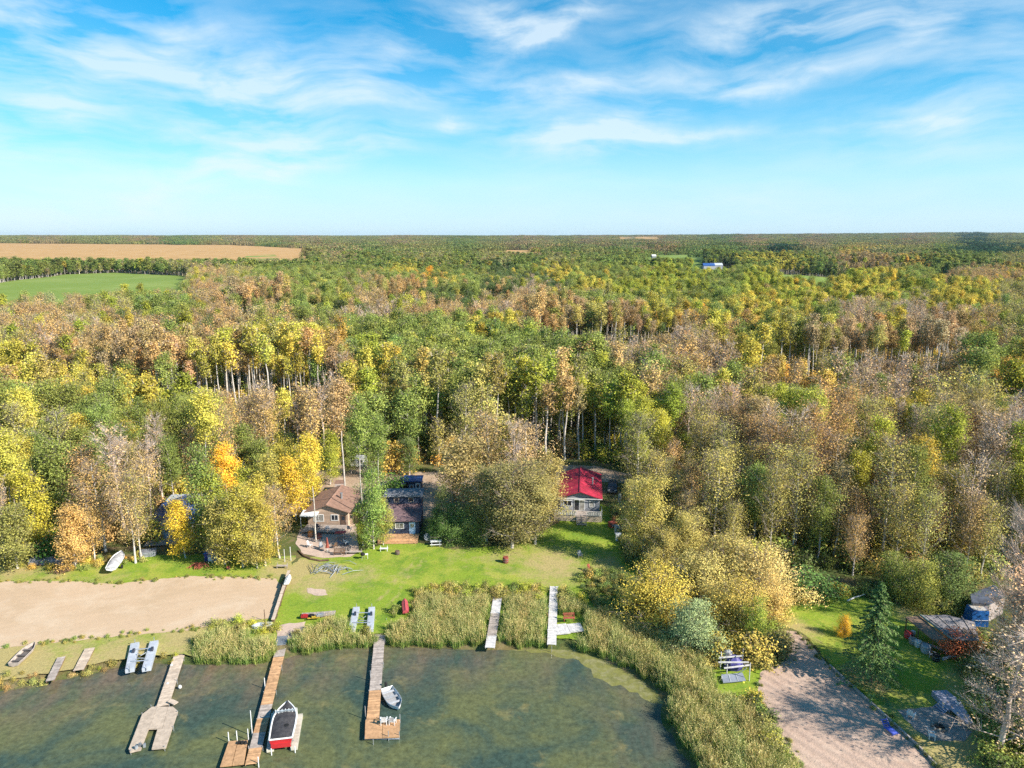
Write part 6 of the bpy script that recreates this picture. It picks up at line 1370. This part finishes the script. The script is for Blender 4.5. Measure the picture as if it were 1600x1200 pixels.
# ------------------------------------------------------------------ trees placed one by one
def PT(px, py, code, h, w=1.0, label=None, sp=None, tint=None, variant=None, name=None):
    p = P(px, py, GZ); H0 = SPEC[sp or TYPES[code][0]]['H'] if (sp or TYPES[code][0]) in SPEC else 13.0
    t = np.array(tint if tint is not None else TYPES[code][1])*random.uniform(.92, 1.1)
    return plant(p.x, p.y, GZ, code, h/H0, t, label, w, sp, variant=variant, name=name)
HAND = [
 (764, 812, 'T', 20, .95, 'tallest ragged tan tree rising above the big olive group', 'fading', None),
 (800, 822, 'B', 18.5, .95, 'bare-topped tree rising from the middle of the big olive group', None, None),
 (402, 888, 'K', 9, .9, 'small olive tree between the two yellow-green beach edge trees', 'low', (.27, .24, .08)),
 (340, 862, 'L', 14.5, .85, 'slim lime tree right of the tall green poplar', 'low', None),
 (587, 746, 'G', 9.5, 1.0, 'small green tree at the back of the yard left of the blue shed', 'low', (.15, .19, .05)),
 (640, 744, 'G', 8.5, 1.1, 'green tree right behind the small blue shed', 'low', (.13, .17, .05)),
 (612, 738, 'O', 7, 1.1, 'orange-gold bush at the back edge of the dirt yard', 'brush', None),
 (706, 742, 'O', 8, 1.0, 'orange-gold young tree at the right end of the dirt yard', 'low', None),
 (716, 772, 'K', 11, 1.0, 'olive tree shading the dirt yard left of the hidden cabin', 'low', None),
 (516, 758, 'L', 11, 1.0, 'yellow-green tree behind the ridge of the tan cabin', 'low', None),
 (450, 764, 'Y', 12, 1.0, 'yellow tree between the brown sheds and the tan cabin', 'low', None),
 (549, 741, 'G', 9, .9, 'green tree before the white camper trailer', 'low', None),
 (690, 838, 'K', 9, .8, 'dark olive tree rising from the bushes by the picnic table', 'low', (.14, .16, .06)),
 (352, 770, 'G', 12, 1.0, 'green tree left of the farther brown shed', 'low', None),
 (430, 812, 'K', 12, 1.0, 'olive tree just right of the nearer brown shed', 'low', (.30, .27, .07)),
 (376, 826, 'L', 12, .95, 'lime tree before the nearer brown shed', 'low', None),
 # px, py, code, height, widening, label, species
 (28, 888, 'G', 9.5, 1.5, 'broad olive green tree at the left end of the grass verge', 'low', (.20, .20, .06)),
 (8, 872, 'B', 13, 1.0, 'pinkish grey leafless tree at the left end of the shore', None, None),
 (62, 862, 'L', 14, 1.0, 'yellow-green aspen between the olive tree and the tan trees', 'low', (.30, .27, .04)),
 (100, 838, 'G', 16, 1.0, 'tall blue-green poplar behind the covered woodpile', 'low', None),
 (84, 870, 'D', 4.5, 1.3, 'rounded dark green bush over the covered woodpile', 'brush', (.06, .13, .03)),
 (119, 888, 'O', 9.5, 1.25, 'small orange-tan tree with a thin pale trunk by the brush pile', 'low', (.42, .28, .10)),
 (148, 876, 'O', 9, 1.2, 'tan-orange tree left of the covered white boat', 'fading', (.44, .31, .11)),
 (165, 862, 'T', 15, 1.25, 'big tan thin-leaved tree rising over the covered white boat', None, None),
 (196, 842, 'B', 19, 1.25, 'tallest half-bare tree on the left shore', None, None),
 (212, 880, 'T', 14.5, .95, 'left of the twin pale trunks beside the white boat', None, (.36, .26, .12)),
 (222, 877, 'K', 14.5, .8, 'right of the twin pale trunks beside the white boat', None, None),
 (290, 872, 'Y', 9.5, 1.0, 'short golden tree on the grass before the blue-roofed cabin', 'low', (.46, .34, .04)),
 (324, 866, 'G', 17, .82, 'tall green poplar over the dark blue box', 'low', (.145, .19, .05)),
 (360, 848, 'O', 16, .95, 'orange-gold aspen behind the tall green poplar', None, (.56, .33, .04)),
 (352, 882, 'K', 10.5, 1.2, 'olive tree at the beach edge right of the blue box', 'low', (.27, .24, .07)),
 (380, 886, 'L', 12.5, 1.0, 'broad yellow-green tree at the middle of the beach edge', 'low', (.28, .25, .05)),
 (415, 884, 'L', 11, .95, 'yellow-green tree at the right end of the beach edge', 'low', (.30, .25, .05)),
 (437, 872, 'T', 11.5, 1.0, 'thin tan tree above the grey timber bench', None, None),
 (402, 850, 'Y', 12, 1.0, 'yellow aspen behind the yellow-green beach edge trees', 'low', None),
 (463, 812, 'Y', 12.5, 1.0, 'big golden aspen at the left corner of the tan cabin', 'low', (.48, .35, .05)),
 (494, 847, 'Y', 17.5, .85, 'tall golden aspen whose white trunk stands on the patio edge', 'aspen', (.42, .33, .05)),
 (484, 786, 'Y', 12.5, 1.0, 'golden-lime aspen behind the tan cabin', 'low', (.40, .33, .05)),
 (440, 790, 'Y', 11, 1.1, 'golden aspen just right of the brown sheds', 'low', None),
 (412, 768, 'G', 11, 1.1, 'green poplar behind the brown sheds', 'low', None),
 (386, 752, 'G', 12, 1.2, 'dark green poplar left of the dirt yard', 'low', None),
 (539, 776, 'B', 22.5, .95, 'very tall birch with a long bare white trunk', 'aspen', (.36, .25, .12)),
 (568, 822, 'G', 22, .75, 'tall slim poplar with a white trunk beside the white tank box', 'aspen', (.16, .20, .05)),
 (593, 798, 'G', 17, .85, 'slim green poplar left of the small blue shed', 'aspen', (.15, .20, .05)),
 (584, 858, 'G', 14, .68, 'leafy green poplar left of the orange deck', 'low', (.17, .24, .06)),
 (567, 852, 'L', 7.5, .95, 'small yellow-green tree left of the leafy poplar by the orange deck', 'low', None),
 (599, 852, 'L', 8.5, .75, 'small lime tree at the left corner of the navy cabin', 'low', (.27, .27, .06)),
 (613, 774, 'G', 4.5, 1.2, 'round green bush beside the small blue shed', 'brush', (.08, .15, .03)),
 (682, 840, 'D', 5.0, .7, 'dark green bush at the right corner of the navy cabin', 'dome', (.075, .125, .035)),
 (708, 843, 'D', 6.4, .8, 'big dark green bush beside the white picnic table', 'dome', (.10, .155, .045)),
 (732, 845, 'G', 6.6, .8, 'green bush between the picnic table and the olive trees', 'dome', (.14, .18, .055)),
 (728, 826, 'K', 17, 1.15, 'left tree of the big olive group, over the hidden cabin', 'low', (.25, .20, .085)),
 (760, 846, 'K', 13.0, 1.0, 'low olive tree in the middle of the big olive group', 'broad', (.21, .20, .075)),
 (800, 856, 'K', 15.5, 1.15, 'largest olive tree, its trunk standing on the lawn', 'broad', (.195, .175, .07)),
 (836, 850, 'K', 14, 1.0, 'right tree of the big olive group by the deck', 'broad', (.22, .195, .07)),
 (822, 806, 'T', 18, 1.15, 'tan half-bare tree rising behind the olive group', None, (.36, .26, .13)),
 (778, 796, 'K', 17, 1.1, 'brown-olive tree behind the left of the olive group', 'low', None),
 (858, 815, 'K', 12.5, 1.0, 'olive tree touching the left eave of the red roof', 'low', (.28, .23, .08)),
 (1004, 880, 'K', 14, .95, 'huge golden-olive tree right of the garden tractor', 'broad', (.33, .285, .08)),
 (1035, 898, 'K', 8, 1.3, 'broad low olive tree below the huge golden-olive one', 'broad', (.31, .265, .085)),
 (1070, 890, 'K', 10, 1.1, 'olive tree at the middle of the shore thicket', 'broad', (.31, .27, .085)),
 (990, 842, 'K', 11, .9, 'shaded olive tree behind the white utility box', 'broad', None),
 (1025, 968, 'W', 7.4, 1.25, 'large golden willow dome at the edge of the reeds', 'dome', (.36, .29, .06)),
 (1078, 1012, 'G', 6.4, 1.0, 'silvery green willow right of the golden dome', 'dome', (.22, .27, .13)),
 (1098, 935, 'K', 7.2, 1.15, 'tan-olive willow dome behind the silvery willow', 'dome', (.33, .285, .10)),
 (1140, 918, 'K', 7.8, 1.15, 'tan-olive willow dome left of centre of the thicket', 'dome', (.35, .295, .10)),
 (1185, 935, 'T', 7.6, 1.25, 'pale tan willow dome at the right end of the thicket', 'dome', (.41, .33, .13)),
 (1152, 985, 'W', 7, 1.0, 'golden willow standing over the aluminium boat lift', 'dome', (.38, .30, .08)),
 (1200, 968, 'W', 6.5, .85, 'pale gold willow at the tip of the raked beach', 'dome', (.42, .32, .12)),
 (1180, 1008, 'L', 6.5, .55, 'slim pointed lime-green shrub before the golden willow', 'dome', (.22, .27, .05)),
 (1124, 1028, 'O', 3.6, 1.1, 'orange-gold bush left of the violet tarp', 'brush', (.32, .26, .06)),
 (1176, 1034, 'O', 3.8, 1.2, 'orange-gold bush right of the violet tarp', 'brush', (.33, .26, .065)),
 (1095, 995, 'G', 3.6, 1.2, 'small dark bush between silvery and golden willows', 'brush', (.09, .13, .04)),
 (1212, 1022, 'D', 3.2, 1.4, 'brown-green bush at the upper edge of the raked beach', 'brush', (.13, .12, .05)),
 (1252, 932, 'G', 4.4, 1.3, 'left dark green bush at the back of the grass yard', 'brush', (.085, .155, .045)),
 (1284, 936, 'G', 4.0, 1.3, 'right dark green bush at the back of the grass yard', 'brush', (.085, .15, .045)),
 (1318, 994, 'O', 3.0, .55, 'small bright orange bush alone on the grass yard', 'dome', (.46, .29, .035)),
 (1430, 945, 'L', 6.8, .9, 'yellow-green bushy tree behind the rusty shelter roof', 'dome', (.23, .24, .06)),
 (1395, 925, 'G', 6, 1.0, 'green bushy tree behind the spruce', 'dome', None),
 (1480, 935, 'G', 7, 1.0, 'green bushy tree left of the slate-roofed shed', 'dome', (.11, .15, .05)),
 (1488, 1024, 'R', 3.6, .9, 'vermilion bush at the corner of the open shelter', 'brush', (.55, .16, .07)),
 (1518, 1022, 'R', 3.2, .9, 'second, duller red bush right of the vermilion one', 'brush', (.42, .22, .10)),
 (1580, 992, 'B', 16, .9, 'tall pinkish bare tree in front of the slate-roofed shed', 'snag', (.48, .30, .17)),
 (1592, 1010, 'B', 18, 1.0, 'tallest pinkish bare tree at the right edge', 'snag', (.48, .30, .17)),
 (1578, 1062, 'T', 13, 1.0, 'tan thin-leaved tree before the open shelter', 'snag', (.52, .33, .19)),
 (1590, 1100, 'T', 16, 1.2, 'tall tan tree overhanging the grey-blue deck', None, (.50, .32, .19)),
 (1562, 1185, 'B', 13, 1.35, 'spreading bare tree with crooked limbs beside the gravel pad', 'snag', (.46, .33, .20)),
 (1610, 1195, 'B', 15, 1.4, 'bare tree cut by the lower right edge', 'snag', (.46, .33, .20)),
]
for px, py, code, h, w, lb, sp, ti in HAND: PT(px, py, code, h, w, lb, sp, ti)
# off to the right: trees whose shade falls on the raked beach
for i_, (px, py, code, h) in enumerate([(1720, 1085, 'T', 17), (1670, 1120, 'K', 17), (1740, 1150, 'K', 16), (1740, 1200, 'G', 16)]):
    t = PT(px, py, code, h, 1.3, 'tall tree beyond the right edge of the yard, '+['first', 'second', 'third', 'fourth', 'fifth', 'sixth'][i_]+' from the slate shed', 'poplar'); t['group'] = 'trees shading the raked beach'
# the big spruce by the yard
p = P(1360, 1066, GZ); w_, l_ = spruce_geo(990, 15000, .15, True, 4.3, 12.6, .32)
t = thing('spruce_tree', 'large blue-green spruce standing alone beside the raked beach', 'tree', (p.x, p.y, .55), 0); link('trunk', w_.mesh('spruce_wood', [BARKD, BARKD]), t); c_ = link('crown', l_.mesh('spruce_needles', [NEEDLE]), t); c_['tint'] = [.100, .155, .052]
# the two bright trees seen far off
for px, py, code, h, lb in [(672, 452, 'O', 25, 'bright orange larch standing out in the distant woods'), (1192, 424, 'Y', 14, 'bright yellow tree beside the far farmhouse'), (1160, 424, 'Y', 13, 'yellow-green tree nearest the far farmhouse')]:
    p = P(px, py, 2); z_ = float(terrain(np.array([p.x]), np.array([p.y]))[0]); sp = TYPES[code][0]; w_, l_ = NEAR['poplar'][0]
    t = thing('larch_tree' if code == 'O' else 'aspen_tree', lb, 'tree', (p.x, p.y, z_), 0); t.scale = (h/17*1.1,)*2+(h/17,); link('trunk', w_, t); c_ = link('crown', l_, t); c_['tint'] = [.52, .27, .03] if code == 'O' else [.52, .38, .03]
# forest individuals
ZN = [(-1e9, 60, 'behind the leftmost olive tree'), (60, 150, 'behind the covered woodpile'), (150, 240, 'behind the covered white boat'), (240, 360, 'behind the blue-roofed cabin'), (360, 470, 'behind the brown sheds'), (470, 560, 'behind the tan cabin'),
      (560, 640, 'behind the navy cabin'), (640, 740, 'behind the dirt yard'), (740, 870, 'behind the big olive trees'), (870, 985, 'behind the red-roofed cabin'), (985, 1100, 'above the broad olive trees'), (1100, 1230, 'above the willow domes'),
      (1230, 1330, 'above the small orange bush'), (1330, 1410, 'above the lone spruce'), (1410, 1500, 'above the open shelter'), (1500, 1e9, 'above the slate-roofed shed')]
ORD = ['leftmost', 'second from left', 'third from left', 'fourth from left', 'fifth from left', 'sixth from left', 'seventh from left', 'eighth from left', 'ninth from left', 'tenth from left', 'eleventh from left', 'twelfth from left']
NW = ['', 'one', 'two', 'three', 'four', 'five', 'six', 'seven', 'eight', 'nine', 'ten', 'eleven', 'twelve']
pre_n = len(ALLTREES); groups = {}
handx = np.array([P(h[0], h[1])[0] for h in HAND]); handy = np.array([P(h[0], h[1])[1] for h in HAND])
for x, y, z, code, hf, ti, sp in FOREST_IND:
    t = plant(x, y, z, code, hf, ti, None, random.uniform(.9, 1.12), sp)
    px, _ = proj(x, y, z+8); px = float(px); zn = next(q for a_, b_, q in ZN if a_ <= px < b_)
    groups.setdefault((code, zn), []).append((px, y, t))
for (code, zn), L_ in groups.items():
    L_.sort(key=lambda q: q[1]); half = (len(L_)+1)//2
    n3 = (len(L_)+2)//3
    sets = [('', L_)] if len(L_) <= 5 else ([('nearer ', L_[:half]), ('farther ', L_[half:])] if len(L_) <= 22 else [('nearest ', L_[:n3]), ('middle row ', L_[n3:2*n3]), ('farthest ', L_[2*n3:])])
    for adj, S_ in sets:
        S_.sort(key=lambda q: q[0]); n = len(S_)
        for i, (px, y, t) in enumerate(S_):
            lk = LOOK[code][1]
            lb = f'{adj}{lk} {zn}' + ('' if n == 1 else f', {ORD[min(i, 11)] if i < n-1 or n > 12 else "rightmost"} of {NW[min(n, 12)]}')
            t['label'] = lb; t['group'] = (lk if lk.endswith('tree') else lk+' tree') + 's at the front of the wood'
